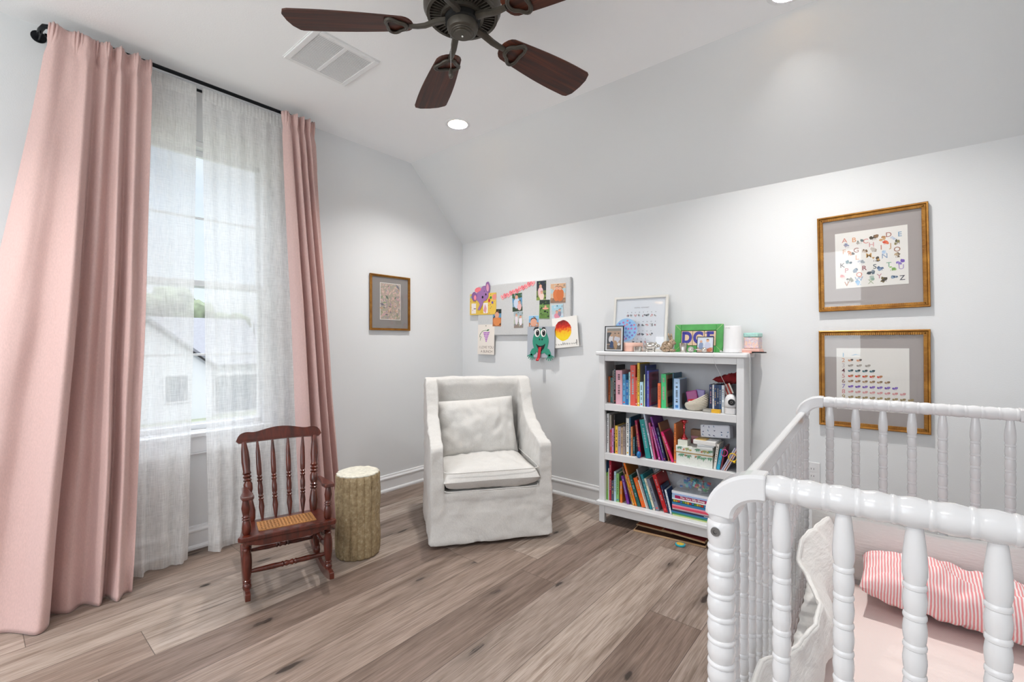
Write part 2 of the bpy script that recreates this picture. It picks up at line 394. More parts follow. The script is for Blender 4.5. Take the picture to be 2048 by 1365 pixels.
def mat_blotch(name, cols, scale=8, rough=.6, dist=1.0):
    m = bpy.data.materials.new(name); m.use_nodes = True; t = NT(m.node_tree); b = m.node_tree.nodes['Principled BSDF']
    tc = t.n('TexCoord'); nz = t.n('TexNoise', Scale=scale, Detail=4.0, Distortion=dist); t.link(tc.outputs['Object'], nz.inputs['Vector'])
    n = len(cols); t.link(t.ramp(nz.outputs['Fac'], [(.32 + .36 * i / max(1, n - 1), lin(c)) for i, c in enumerate(cols)], 'LINEAR'), b.inputs['Base Color'])
    b.inputs['Roughness'].default_value = rough; return m

# ---------------------------------------------------------------- the room
XR, YB, ZC, ZK, YS = 3.66, -4.6, 2.76, 2.16, -.615
b = MB(); b.box(-.15, XR + .12, YB - .12, .12, -.12, 0, M_floor)
fl = b.build('floor', kind='structure')
WY0, WY1, WZ0, WZ1 = -2.74, -1.765, .665, 2.43          # window 1 opening in the window wall
b = MB()
b.box(-.15, 0, YB, WY0, 0, ZC + .05, M_wall); b.box(-.15, 0, WY1, .12, 0, ZC + .05, M_wall)
b.box(-.15, 0, WY0, WY1, 0, WZ0, M_wall); b.box(-.15, 0, WY0, WY1, WZ1, ZC + .05, M_wall)
b.build('wall_left', kind='structure')
b = MB(); b.box(0, XR, 0, .12, 0, ZK, M_wall); b.build('wall_back', kind='structure')
b = MB(); b.box(XR, XR + .12, YB, .12, 0, ZC + .05, M_wall); b.build('wall_right', kind='structure')
RW = (.5, 2.9, .95, 2.5)                                  # rear window x0 x1 z0 z1
b = MB()
b.box(0, RW[0], YB - .12, YB, 0, ZC + .05, M_wall); b.box(RW[1], XR, YB - .12, YB, 0, ZC + .05, M_wall)
b.box(RW[0], RW[1], YB - .12, YB, 0, RW[2], M_wall); b.box(RW[0], RW[1], YB - .12, YB, RW[3], ZC + .05, M_wall)
b.build('wall_front', kind='structure')
# sloped part over the low back wall
b = MB(); b.add([(0, 0, ZK), (XR, 0, ZK), (XR, YS, ZC), (0, YS, ZC), (0, .1, ZK + .05), (XR, .1, ZK + .05), (XR, YS, ZC + .12), (0, YS, ZC + .12)],
                [(0, 3, 2, 1), (4, 5, 6, 7), (0, 1, 5, 4), (2, 3, 7, 6), (1, 2, 6, 5), (3, 0, 4, 7)], M_slope)
b.build('ceiling_slope', kind='structure')
# flat ceiling with round holes for the recessed lights
CR = .068; HS = .09
b = MB()
xs = sorted({0, XR} | {cx + q for cx, cy in CANS for q in (-HS, HS)}); ys = sorted({YB, YS} | {cy + q for cx, cy in CANS for q in (-HS, HS)})
for xa, xb in zip(xs, xs[1:]):
    for ya, yb in zip(ys, ys[1:]):
        hit = [c for c in CANS if abs((xa + xb) / 2 - c[0]) < HS and abs((ya + yb) / 2 - c[1]) < HS]
        if not hit: b.add([(xa, ya, ZC), (xa, yb, ZC), (xb, yb, ZC), (xb, ya, ZC)], [(0, 1, 2, 3)], M_ceil)
        # a can's square may be crossed by another can's grid line: those pieces are made once below
for cx, cy in CANS:
    n = 48; vs = []
    for k in range(n):
        a = 2 * PI * k / n; c, s_ = math.cos(a), math.sin(a); q = HS / max(abs(c), abs(s_))
        y = cy + q * s_
        vs += [(cx + CR * c, cy + CR * s_, ZC), (cx + q * c, min(y, YS), ZC)]
    b.add(vs, [(2 * k, 2 * k + 1, 2 * ((k + 1) % n) + 1, 2 * ((k + 1) % n)) for k in range(n)], M_ceil)
b.build('ceiling', kind='structure')
# baseboards: tall flat board, cap moulding, shoe
def baseboard(name, p0, p1, nrm):
    b = MB(); d = Vector(p1) - Vector(p0); L = d.length; ang = math.atan2(d.y, d.x)
    b.M = TR(p0[0], p0[1], 0) @ Matrix.Rotation(ang, 4, 'Z')
    s = nrm
    prof = [(0, 0), (.026, 0), (.026, .012), (.020, .022), (.014, .024), (.014, .096), (.019, .102), (.019, .110), (.011, .120), (.009, .132), (0, .135)]
    pts = [(s * y, z) for y, z in prof]
    if s > 0: pts = pts[::-1]
    b.prism(pts, 0, L, M_trim, 'x')
    b.build(name, kind='structure')
baseboard('baseboard_left', (0, YB, 0), (0, 0, 0), -1)
baseboard('baseboard_back', (0, 0, 0), (XR, 0, 0), -1)
baseboard('baseboard_right', (XR, 0, 0), (XR, YB, 0), -1)
baseboard('baseboard_front', (XR, YB, 0), (0, YB, 0), -1)

# window 1: double hung, white, set in the wall, with stool and apron
def window(name, x0, x1, z0, z1, M, rows=1):
    root = bpy.data.objects.new(name, None); COL.objects.link(root); root.matrix_world = M; root['kind'] = 'structure'
    b = MB(); F = M_trim
    b.box(x0, x0 + .035, 0, .10, z0, z1, F); b.box(x1 - .035, x1, 0, .10, z0, z1, F); b.box(x0, x1, 0, .10, z1 - .035, z1, F); b.box(x0, x1, 0, .10, z0, z0 + .03, F)
    b.build('window_frame', root, bevel=.003)
    zm = (z0 + z1) / 2 + .03
    for k, (a, c, yy) in enumerate(((z0 + .03, zm + .022, .03), (zm - .022, z1 - .035, .065))):
        b = MB(); xa, xb = x0 + .035, x1 - .035
        b.box(xa, xa + .02, yy, yy + .03, a, c, F); b.box(xb - .02, xb, yy, yy + .03, a, c, F)
        b.box(xa, xb, yy, yy + .03, a, a + .03, F); b.box(xa, xb, yy, yy + .03, c - .035, c, F)
        mz = (a + c) / 2 + (.01 if k else 0)
        b.box(xa, xb, yy + .008, yy + .022, mz - .007, mz + .007, F)
        s = b.build('window_sash', root, bevel=.002)
        g = MB(); g.box(xa + .018, xb - .018, yy + .013, yy + .017, a + .028, c - .033, M_glass); g.build('window_glass', s)
    return root
Mw = TR(-.02, WY0, 0) @ RZ(90)
w1 = window('window_1', 0, WY1 - WY0, WZ0, WZ1, Mw)
b = MB(); b.box(-.05, WY1 - WY0 + .05, -.065, .02, WZ0 - .002, WZ0 + .024, M_trim); b.build('window_stool', w1, bevel=.006)
b = MB(); b.box(-.03, WY1 - WY0 + .03, -.037, -.0205, WZ0 - .095, WZ0 - .002, M_trim); b.box(-.03, WY1 - WY0 + .03, -.045, -.0205, WZ0 - .105, WZ0 - .095, M_trim); b.build('window_apron', w1, bevel=.004)
w2 = window('window_2', RW[0], RW[1], RW[2], RW[3], TR(XR - .26, YB - .02, 0) @ RZ(180))

# ---------------------------------------------------------------- outside: garden seen from the upper floor
GZ = -3.2
M_lawn = mat('lawn_grass', '6c7060', .9, vary=(1.2, .25)); M_conc = mat('driveway_concrete', '98948e', .9, vary=(2, .08)); M_road = mat('road_asphalt', '747374', .9)
M_leaf = mat('tree_leaves', '545c48', .9, vary=(1.5, .45), bump=(3, .6)); M_bark = mat('tree_bark', '5a4a3c', .9)
b = MB(); b.box(-160, 20, -60, 160, GZ - .3, GZ, M_lawn)
b.box(-26, -14, -60, 160, GZ, GZ + .02, M_road)
b.box(-14, -12.2, -60, 160, GZ, GZ + .04, M_conc)
b.add([(-12.2, 3, GZ + .03), (-4, 2.2, GZ + .03), (-4, 5.2, GZ + .03), (-12.2, 6.5, GZ + .03)], [(0, 1, 2, 3)], M_conc)
b.add([(-26, 13, GZ + .03), (-38, 17, GZ + .03), (-38, 21, GZ + .03), (-26, 17.5, GZ + .03)], [(0, 1, 2, 3)], M_conc)
b.build('garden_ground', kind='structure')
M_siding = mat('house_siding_white', 'a8a9aa', .7); M_shingle = mat('roof_shingle_grey', '5c5c62', .85, vary=(6, .12)); M_hwin = mat('house_window_dark', '3c4650', .2)
def house(loc, rz, w_, d_, h_, label):
    r = thing('neighbour_house', label, 'house', loc, rz)
    b = MB(); b.box(-w_ / 2, w_ / 2, -d_ / 2, d_ / 2, 0, h_, M_siding)
    b.prism([(-w_ * .25, h_), (w_ * .25, h_), (0, h_ + 2.6)], -d_ / 2 - 1.2, 0, M_siding); b.box(-w_ * .25, w_ * .25, -d_ / 2 - 1.2, 0, 0, h_, M_siding)
    b.build('house_wall', r)
    b = MB()
    b.prism([(-d_ / 2 - .4, h_), (d_ / 2 + .4, h_), (0, h_ + 3.0)], -w_ / 2 - .3, w_ / 2 + .3, M_shingle, 'x')
    for s in (-1, 1):
        b.add([(s * (w_ * .25 + .35), -d_ / 2 - 1.5, h_ - .2), (0, -d_ / 2 - 1.5, h_ + 2.75), (0, 0, h_ + 2.75), (s * (w_ * .25 + .35), 0, h_ - .2),
               (s * (w_ * .25 + .35), -d_ / 2 - 1.5, h_ - .05), (0, -d_ / 2 - 1.5, h_ + 2.95), (0, 0, h_ + 2.95), (s * (w_ * .25 + .35), 0, h_ - .05)],
              [(0, 1, 2, 3), (4, 7, 6, 5), (0, 4, 5, 1), (1, 5, 6, 2), (2, 6, 7, 3), (3, 7, 4, 0)], M_shingle)
    b.build('house_roof', r)
    for x, z, ww, hh, y in ((-w_ * .12, 1.1, 1.0, 1.4, -d_ / 2 - 1.22), (w_ * .12, 1.1, 1.0, 1.4, -d_ / 2 - 1.22), (-w_ * .4, 1.1, 1.1, 1.4, -d_ / 2 - .02), (w_ * .38, .1, 2.4, 2.2, -d_ / 2 - .02)):
        f = MB(); f.box(x - ww / 2 - .1, x + ww / 2 + .1, y - .04, y, z - .1, z + hh + .1, M_siding); q = f.build('house_window', r)
        f = MB(); f.box(x - ww / 2, x + ww / 2, y - .06, y - .04, z, z + hh, M_hwin); f.build('window_pane', q)
    return r
house((-33.5, 19, GZ), math.radians(72), 15, 9, 3.2, 'white single-storey neighbour house with grey gabled roof seen through the right sheer')
house((-33, 3, GZ), math.radians(88), 13, 9, 3.0, 'white gabled neighbour house seen dimly through the left sheer')
def tree(x, y, h, r, label, sd, group=None):
    rnd = random.Random(sd); t = thing('garden_tree', label, 'tree', (x, y, GZ), 0, group)
    b = MB(); b.tube([(0, 0, 0), (.1, .05, h * .4), (0, .1, h * .75)], lambda q: .22 * (1 - q * .6), M_bark, 8)
    for k in range(4):
        a = rnd.random() * 6.28; b.tube([(0, 0, h * .4), (math.cos(a) * r * .5, math.sin(a) * r * .5, h * .7)], lambda q: .1 * (1 - q * .6), M_bark, 6)
    b.build('trunk', t, smooth=True)
    b = MB()
    for k in range(16):
        a = rnd.random() * 6.28; q = rnd.random() ** .5 * r * .75; zz = h * (.45 + .5 * rnd.random()); rr = r * (.25 + .22 * rnd.random())
        c = Vector((q * math.cos(a), q * math.sin(a), zz)); n0 = len(b.v)
        b.ell(c, (rr, rr, rr * .8), M_leaf, 14, 9)
        for i in range(n0, len(b.v)):
            v = b.v[i]; d = noise.noise(v * 1.6 + Vector((sd, 0, 0))) * .35 + noise.noise(v * 4.5) * .2
            b.v[i] = c + (v - c) * (1 + d)
    b.build('crown', t, smooth=True)
    return t
for i, (x, y, h, r, lb) in enumerate([(-47, 35, 9.6, 4.0, 'tall leafy tree rising behind the right-hand white house'), (-47, 20.5, 8.6, 3.3, 'round tree between the two neighbour houses, behind the road'),
        (-47, 7.5, 8.4, 3.9, 'broad tree behind the left neighbour house'), (-50, 14.2, 7.4, 2.6, 'lower bushy tree in the gap between the two white houses'),
        (-48, -4, 9.2, 4.6, 'large tree behind the left end of the left neighbour house'), (-56, 45, 10, 5.0, 'tree beyond the right neighbour house at the window edge'),
        (-50, 27.5, 8.0, 3.2, 'darker tree directly behind the grey gabled roof')]):
    tree(x, y, h, r, lb, i + 3)
for i, (x, y, lb) in enumerate([(-11.2, 1.2, 'low rounded shrub beside the concrete driveway'), (-12.6, 8.4, 'low shrub on the lawn past the driveway'), (-28.5, 11.2, 'small shrub in front of the neighbour house')]):
    b = MB(); b.ell((0, 0, .35), (.9, .9, .55), M_leaf, 18, 12)
    for k in range(len(b.v)):
        v = b.v[k]; b.v[k] = Vector((v.x, v.y, max(-.05, v.z))) * (1 + .25 * noise.noise(v * 3 + Vector((i, 0, 0))))
    o = b.build('garden_shrub', smooth=True, label=lb, cat='shrub'); o.location = (x, y, GZ + .03)

# ---------------------------------------------------------------- recessed ceiling lights
M_lens = mat('light_lens', 'fff2e0', .5, emit=5); M_baffle = mat('light_baffle', '9c8460', .6)
CAN_W = 18.0
can_labels = ['lit recessed ceiling light between the fan and the left wall corner', 'lit recessed ceiling light at the top edge of the photo right of the fan']
for i, (cx, cy) in enumerate(CANS):
    lb = can_labels[i] if i < 2 else 'unseen recessed fill light added behind the camera, ' + ('near the left window wall' if i == 2 else 'near the right wall')
    t = thing('recessed_light', lb, 'ceiling light', (cx, cy, ZC), 0, 'recessed ceiling lights')
    b = MB(); b.lathe([(CR - .001, .001), (CR - .001, -.004), (CR + .016, -.005), (CR + .020, -.002), (CR + .020, .0)], M_trim, 40, cap=False); b.build('trim_ring', t, smooth='auto')
    b = MB(); b.add([], [], M_baffle); prof = [(CR, 0), (.056, .05), (.05, .07)]
    vs = []; n = 40
    for (r, z) in prof: vs += [(r * math.cos(2 * PI * k / n), r * math.sin(2 * PI * k / n), z) for k in range(n)]
    b.add(vs, [(j * n + k, (j + 1) * n + k, (j + 1) * n + (k + 1) % n, j * n + (k + 1) % n) for j in range(2) for k in range(n)], M_baffle); b.build('baffle', t, smooth=True)
    b = MB(); b.lathe([(.0001, .066), (.05, .066), (.05, .07), (.0001, .07)], M_lens, 32); b.build('lens', t)
    d = bpy.data.lights.new('recessed_lamp', 'AREA'); o = bpy.data.objects.new('recessed_lamp', d); COL.objects.link(o); o.parent = t
    d.shape = 'DISK'; d.size = .09; d.energy = CAN_W; d.color = (1, .97, .93); o.location = (0, 0, .060)

# ---------------------------------------------------------------- return air grille
t = thing('ceiling_vent', 'white square return air grille on the ceiling beside the fan', 'vent', (.846, -1.79, ZC), 0)
b = MB(); H = .178; I = .150
for a, c, e, f in ((-H, H, -H, -I), (-H, H, I, H), (-H, -I, -I, I), (I, H, -I, I)): b.box(a, c, e, f, -.010, 0, M_trim)
b.box(-I, I, -.011, .011, -.009, 0, M_trim)
b.build('frame', t, bevel=.003)
b = MB(); b.box(-.182, .182, -.182, .182, -.003, 0, M_trim); b.build('flange', t)
for s in (-1, 1):
    b = MB(); y0, y1 = (.011, I) if s > 0 else (-I, -.011)
    b.box(-I, I, y0, y1, -.0045, -.0035, mat('vent_shadow', '505054', .8))  # dark sheet stands in for the shade behind the louvres
    b.build('shade_panel', t)
    b = MB()
    for k in range(24):
        x = -I + .004 + k * .0124; b.add([(x, y0, -.0085), (x + .005, y0, -.005), (x + .005, y1, -.005), (x, y1, -.0085), (x + .001, y0, -.0092), (x + .006, y0, -.0057), (x + .006, y1, -.0057), (x + .001, y1, -.0092)],
            [(0, 1, 2, 3), (4, 7, 6, 5), (0, 4, 5, 1), (1, 5, 6, 2), (2, 6, 7, 3), (3, 7, 4, 0)], M_trim)
    b.build('louvre_panel', t)
for s in (-.09, .09):
    b = MB(); b.box(H - .022, H - .012, s - .014, s + .014, -.0125, -.009, M_trim); b.build('latch', t)

# ---------------------------------------------------------------- ceiling fan
FC = (1.89, -1.818); ZB = 2.455
fan = thing('ceiling_fan', 'bronze ceiling fan with five dark walnut blades and a pull chain', 'ceiling fan', (FC[0], FC[1], ZC))
z = ZB - ZC
b = MB(); b.lathe([(.02, 0), (.072, 0), (.072, -.02), (.055, -.055), (.016, -.07), (.016, -.0)], M_bronze, 32); b.build('canopy', fan, smooth='auto')
b = MB(); b.lathe([(.013, -.06), (.013, z + .2)], M_bronze, 16); b.build('downrod', fan, smooth='auto')
b = MB()
b.lathe([(.03, z + .21), (.10, z + .19), (.142, z + .14), (.150, z + .10), (.150, z + .065), (.138, z + .045), (.134, z + .048)], M_bronze, 48, cap=False)
b.build('motor_housing', fan, smooth='auto')
b = MB(); b.lathe([(.07, z + .047), (.136, z + .049), (.136, z + .056), (.07, z + .056)], M_darkslot, 40, cap=False)
b.build('vent_backing', fan)
b = MB()
for k in range(48):
    b.M = Matrix.Rotation(2 * PI * k / 48, 4, 'Z'); b.box(.078, .130, -.0022, .0022, z + .040, z + .049, M_bronze)
b.M = Matrix()
b.lathe([(.126, z + .038), (.138, z + .038), (.138, z + .05), (.126, z + .05), (.126, z + .038)], M_bronze, 48, cap=False)
b.lathe([(.070, z + .030), (.082, z + .030), (.086, z + .05), (.070, z + .05), (.070, z + .030)], M_bronze, 48, cap=False)
b.build('vent_grille', fan, smooth='auto')
b = MB(); b.lathe([(.068, z + .04), (.068, z + .012), (.060, z + .008), (.060, z + .04)], M_darkslot, 40, cap=False); b.build('flywheel', fan, smooth='auto')
b = MB()
b.lathe([(.045, z + .03), (.058, z + .026), (.060, z + .010), (.060, z - .006), (.056, z - .018), (.047, z - .022), (.046, z - .025), (.041, z - .025), (.040, z - .029), (.034, z - .029), (.033, z - .033), (.001, z - .034)], M_bronze, 48)
b.build('switch_housing', fan, smooth='auto', angle=30)
b = MB(); b.lathe([(.004, z - .033), (.0045, z - .037), (.002, z - .040), (.0005, z - .040)], M_chrome, 12); b.build('finial_screw', fan, smooth=True)
bang = [151, 79, 7, -65, -137]
def blade_outline(r0=.205, r1=.665):
    pts = []
    N = 14
    for k in range(N + 1):
        q = k / N; r = r0 + .02 + (r1 - .03 - r0 - .02) * q; wd = .056 + .028 * math.sin(min(1, q * 1.15) * PI / 2); pts.append((r, wd))
    top = [(r0 - .012, .020), (r0 - .004, .038), (r0 + .006, .049)] + pts + [(r1 - .012, .078), (r1 + .002, .050)]
    bot = [(r1 + .004, 0.0), (r1 - .002, -.045), (r1 - .018, -.078)] + [(r, -wd) for r, wd in pts[::-1]] + [(r0 + .006, -.049), (r0 - .004, -.038), (r0 - .012, -.020), (r0 - .015, 0)]
    return top + bot
for a in bang:
    Mb = Matrix.Rotation(math.radians(a), 4, 'Z') @ TR(0, 0, z) @ RX(-12)
    b = MB(); b.M = Mb; b.prism(blade_outline(), .0, .007, M_blade, 'z'); bl = b.build('fan_blade', fan, bevel=.0015)
    # object space grain must follow the blade: rotate the object instead of the mesh
    bl.data.transform(Mb.inverted()); bl.matrix_local = Mb
    b = MB(); b.M = Mb
    # triangular open loop below the blade root
    lp = []
    for k in range(36):
        q = 2 * PI * k / 36; rr = .034 * (1 + .20 * math.cos(3 * q)); lp.append((.258 - rr * 1.10 * math.cos(q), rr * 1.50 * math.sin(q), -.005))
    b.tube(lp, .0065, M_bronze, 8, closed=True)
    lp2 = [(x + (x - .262) * -.16, y * .84, zz - .003) for x, y, zz in lp]
    b.tube(lp2, .0035, M_bronze, 8, closed=True)
    b.tube([(.205, 0, -.004), (.175, 0, -.004), (.145, 0, .0), (.10, 0, .016), (.062, 0, .022)], lambda q: .0095 + .004 * q, M_bronze, 8, prof=[(.5, 1.0), (-.5, 1.0), (-.8, 0), (-.5, -1.0), (.5, -1.0), (.8, 0)])
    b.build('blade_iron', fan, smooth='auto')
# pull chain
a = math.radians(-137 - 35); px, py = .052 * math.cos(a), .052 * math.sin(a)
ch = MB()
for k in range(48): ch.ell((px * 1.12, py * 1.12, z + .002 - k * .0030), (.0013, .0013, .0013), M_chrome, 6, 4)
c_ = ch.build('pull_chain', fan, smooth=True)
b = MB(); zz = z + .002 - 48 * .003
b.lathe([(.001, zz), (.005, zz - .003), (.0085, zz - .015), (.0098, zz - .028), (.007, zz - .038), (.001, zz - .041)], M_bronze, 14, M=TR(px * 1.12, py * 1.12, 0)); b.build('chain_pull', c_, smooth=True)

# ---------------------------------------------------------------- curtain rod, curtains
ZR = 2.705
rod = thing('curtain_rod', 'black metal double curtain rod mounted above the window', 'curtain rod', (0, -2.19, ZR))
b = MB(); b.tube([(.0, -.645, .0), (.08, -.645, .0), (.128, -.636, 0), (.150, -.605, 0), (.150, .0, 0), (.150, .61, 0), (.142, .634, 0), (.12, .642, 0), (.0, .642, 0)], .0105, M_black, 12); b.build('outer_rod', rod, smooth=True)
b = MB(); b.tube([(.070, -.63, -.012), (.070, .635, -.012)], .008, M_black, 10); b.build('inner_rod', rod, smooth=True)
for s in (-.645, .642):
    b = MB(); b.lathe([(.028, 0), (.028, .004), (.012, .006), (.001, .006)], M_black, 24, M=TR(.0, s, 0) @ RY(90)); b.box(0, .09, s - .003, s + .003, -.022, -.008, M_black)
    k_ = b.build('wall_bracket', rod, smooth='auto')
    for zz in (-.016, .016):
        b = MB(); b.lathe([(.004, .006), (.003, .009), (.0005, .009)], M_chrome, 10, M=TR(0, s, zz) @ RY(90)); b.build('screw', k_)
def ring(y):
    b = MB(); b.tube([(.150 + .0165 * math.cos(2 * PI * k / 18), y, .0165 * math.sin(2 * PI * k / 18) - .003) for k in range(18)], .0022, M_black, 6, closed=True)
    b.tube([(.155, y, -.0175), (.166, y, -.03)], .0015, M_black, 6); b.build('curtain_ring', rod, smooth=True)
PL_L = [-2.80, -2.716, -2.644, -2.605, -2.562, -2.495, -2.44]
PL_R = [-1.748, -1.682, -1.638, -1.597, -1.556]
for y in PL_L + PL_R: ring(y + 2.19)

def interp(keys, u):
    """smooth (Catmull-Rom) interpolation of key tuples at u in 0..1"""
    n = len(keys) - 1; x = u * n; i = min(int(x), n - 1); f = x - i
    g = lambda j: keys[max(0, min(n, j))]
    out = []
    for a, b_, c, d in zip(g(i - 1), g(i), g(i + 1), g(i + 2)):
        out.append(.5 * (2 * b_ + (c - a) * f + (2 * a - 5 * b_ + 4 * c - d) * f * f + (3 * b_ - a - 3 * c + d) * f ** 3))
    return out
def drape(name, keys, pleats, mtl, label, ztop, zbot, nu, nv, solid=.0016, pinch=.10, seed=0, amp=.012, hem=None):
    """keys: (y_top, x_top, y_bottom, x_bottom) across the width"""
    def fn(u, v):
        yt, xt, yb, xb = interp(keys, u)
        e = v ** 1.15
        # folds open out below the heading
        if pleats: xt = .166 + (xt - .15) * .8
        yy = yt + (yb - yt) * e; xx = xt + (xb - xt) * (v ** .8)
        zz = ztop + (zbot - ztop) * v
        d = (ztop - zz)
        if pleats:
            pd = min(abs(yt - p) for p in pleats); sg = min(pleats, key=lambda p: abs(yt - p))
            if d < .32:
                wdw = math.exp(-(pd / .018) ** 2)
                k = max(0, 1 - abs(d - 0) / (pinch)) ; xx += wdw * (.011 * k * (1 + math.cos((yt - sg) / .0135 * 2 * PI)) * .7 + .004)
                pk = math.exp(-((d - pinch) / .03) ** 2); xx += -.010 * pk * wdw
                zz += -.006 * (1 - wdw) * max(0, 1 - d / .1)
                yy += (sg - yt) * pk * .55 * math.exp(-(pd / .03) ** 2)
        q = Vector((yt * 9 + seed, v * 3.0, seed)); q2 = Vector((yt * 30 + seed, v * 9.0, seed + 5))
        xx += amp * noise.noise(q) * (0.3 + v) + amp * .35 * noise.noise(q2) * (.2 + v)
        yy += amp * .7 * noise.noise(q + Vector((9, 4, 2))) * v
        if v > .93: # hem resting on the floor, softly kicked
            k = (v - .93) / .07; xx += .016 * k * math.sin(u * 23 + seed) + .012 * k * noise.noise(q2 * 1.7)
        return (xx, yy, max(zz, .004))
    b = MB(); b.grid(nu, nv, fn, mtl)
    return b.build(name, smooth=True, label=label, cat='curtain', solid=solid)
K_L = [(-2.815, .160, -3.25, .12), (-2.785, .180, -3.16, .25), (-2.750, .165, -3.08, .30), (-2.725, .175, -2.99, .29), (-2.705, .180, -2.925, .335), (-2.682, .195, -2.87, .435), (-2.662, .165, -2.83, .400), (-2.640, .148, -2.835, .275), (-2.612, .190, -2.77, .320),
       (-2.585, .150, -2.71, .290), (-2.560, .192, -2.665, .375), (-2.530, .150, -2.63, .275), (-2.498, .188, -2.60, .36), (-2.468, .150, -2.57, .330), (-2.432, .168, -2.54, .345)]
drape('pink_curtain', K_L, PL_L, M_pink, 'pale pink pinch pleat curtain left of the sheers, wide and puddling on the floor', ZR + .002, .004, 300, 150, seed=1, amp=.016)
K_R = [(-1.768, .155, -1.70, .30), (-1.748, .178, -1.69, .40), (-1.725, .182, -1.655, .43), (-1.707, .155, -1.62, .33), (-1.682, .186, -1.585, .43), (-1.662, .150, -1.55, .31), (-1.638, .186, -1.51, .40), (-1.618, .148, -1.475, .27), (-1.597, .186, -1.44, .34), (-1.578, .150, -1.41, .24), (-1.548, .160, -1.37, .20)]
drape('pink_curtain', K_R, PL_R, M_pink, 'narrow pale pink pleated curtain hanging between the window and the left wall picture', ZR + .002, .004, 220, 130, seed=4, amp=.014)
def keys_wave(y0, y1, b0, b1, x, xb, n, at_, ab, sd):
    r = random.Random(sd); out = []
    for i in range(n + 1):
        q = i / n; s = 1 if i % 2 else -1
        out.append((y0 + (y1 - y0) * q, x + s * at_ * (.5 + r.random() * .5), b0 + (b1 - b0) * q + (r.random() - .5) * .02, xb + s * ab * (.3 + r.random() * .7)))
    return out
def sheer(keys, label, seed):
    o = drape('sheer_curtain', keys, None, M_sheer, label, ZR + .000, .006, 120, 110, solid=0, seed=seed, amp=.008)
    y0, y1 = keys[0][0], keys[-1][0]; b = MB()
    b.grid(90, 6, lambda u, v: (.0935 + .0022 * math.sin(u * 150 + seed) * (1 - v * .6), y0 + .004 + (y1 - y0 - .008) * u, ZR + .001 - v * (.072 + .006 * math.sin(u * 9 + seed))), M_sheer)
    b.build('rod_pocket', o, smooth=True)
    return o
sheer(keys_wave(-2.80, -2.205, -2.80, -2.255, .087, .16, 12, .003, .022, 3), 'white gauze sheer curtain beside the wide pink curtain, left of the gap', 7)
sheer(keys_wave(-2.178, -1.68, -2.165, -1.64, .087, .145, 13, .003, .020, 5), 'white gauze sheer curtain hanging behind the rocking chair, right of the gap', 12)

# ---------------------------------------------------------------- white slipcovered armchair
AC = TR(1.318, -1.010, 0) @ RZ(53.8)
arm = thing('armchair', 'white linen slipcovered armchair in the corner under the pin board', 'armchair', M=AC)
def clouds(name, size):
    t = bpy.data.textures.new(name, 'CLOUDS'); t.noise_scale = size; t.noise_depth = 2; return t
def soften(o, voxel, smooth, disp, size, it=6):
    r = o.modifiers.new('remesh', 'REMESH'); r.mode = 'VOXEL'; r.voxel_size = voxel; r.use_smooth_shade = True
    if smooth:
        m = o.modifiers.new('smooth', 'SMOOTH'); m.factor = smooth; m.iterations = it
    if disp:
        d = o.modifiers.new('wrinkle', 'DISPLACE'); d.texture = clouds('wrinkles_%s' % o.name, size); d.strength = disp; d.mid_level = .5; d.texture_coords = 'LOCAL'
b = MB()
HW = .375; AT = .080
def side_poly():
    p = [(0.0, .02), (-.004, .30), (.0, .575), (.012, .598), (.04, .608), (.12, .622), (.22, .648), (.32, .69), (.39, .745), (.44, .82), (.475, .90), (.505, .955), (.54, .968), (.66, .968), (.70, .95), (.745, .60), (.77, .30), (.78, .02)]
    return p
for s in (-1, 1):
    x0, x1 = (HW - AT, HW) if s > 0 else (-HW, -HW + AT)
    b.prism(side_poly(), x0, x1, M_slip, 'x')
b.prism([(.70, .02), (.70, .35), (.60, .52), (.545, .92), (.56, .965), (.66, .968), (.70, .95), (.745, .60), (.775, .30), (.78, .02)][::1], -HW + .02, HW - .02, M_slip, 'x')
def skirt(u, v):
    # closed skirt wall around the base, wrinkled, slightly flared at the hem
    pass
b.box(-HW + .01, HW - .01, .004, .76, .03, .325, M_slip)
# hem flare
N = 64
def ring_pts(z, o, sd):
    out = []
    per = [(-HW, 0), (HW, 0), (HW, .78), (-HW, .78)]
    for k in range(N):
        q = k / N * 4; i = int(q); f = q - i; p, r = per[i], per[(i + 1) % 4]
        x = p[0] + (r[0] - p[0]) * f; y = p[1] + (r[1] - p[1]) * f; c = Vector((x, y - .39, 0)).normalized()
        w_ = o + o * .6 * noise.noise(Vector((x * 6 + sd, y * 6, z * 4)))
        out.append((x + c.x * w_, y + c.y * w_, z))
    return out
R1 = ring_pts(.20, .0, 1); R2 = ring_pts(.022, .016, 2)
vs = R1 + R2 + [(x * .93, .39 + (y - .39) * .93, z) for x, y, z in R1] + [(x * .95, .39 + (y - .39) * .95, z) for x, y, z in R2]
fs = []
for k in range(N):
    q = (k + 1) % N
    fs += [(k, k + N, q + N, q), (k + 2 * N, q + 2 * N, q + 3 * N, k + 3 * N), (k + N, k + 3 * N, q + 3 * N, q + N), (k, q, q + 2 * N, k + 2 * N)]
b.add(vs, fs, M_slip)
sc = b.build('slipcover', arm, smooth=True)
soften(sc, .011, .5, .020, .13, 4)
d = sc.modifiers.new('crease', 'DISPLACE'); d.texture = clouds('slip_creases', .05); d.strength = .006; d.mid_level = .5
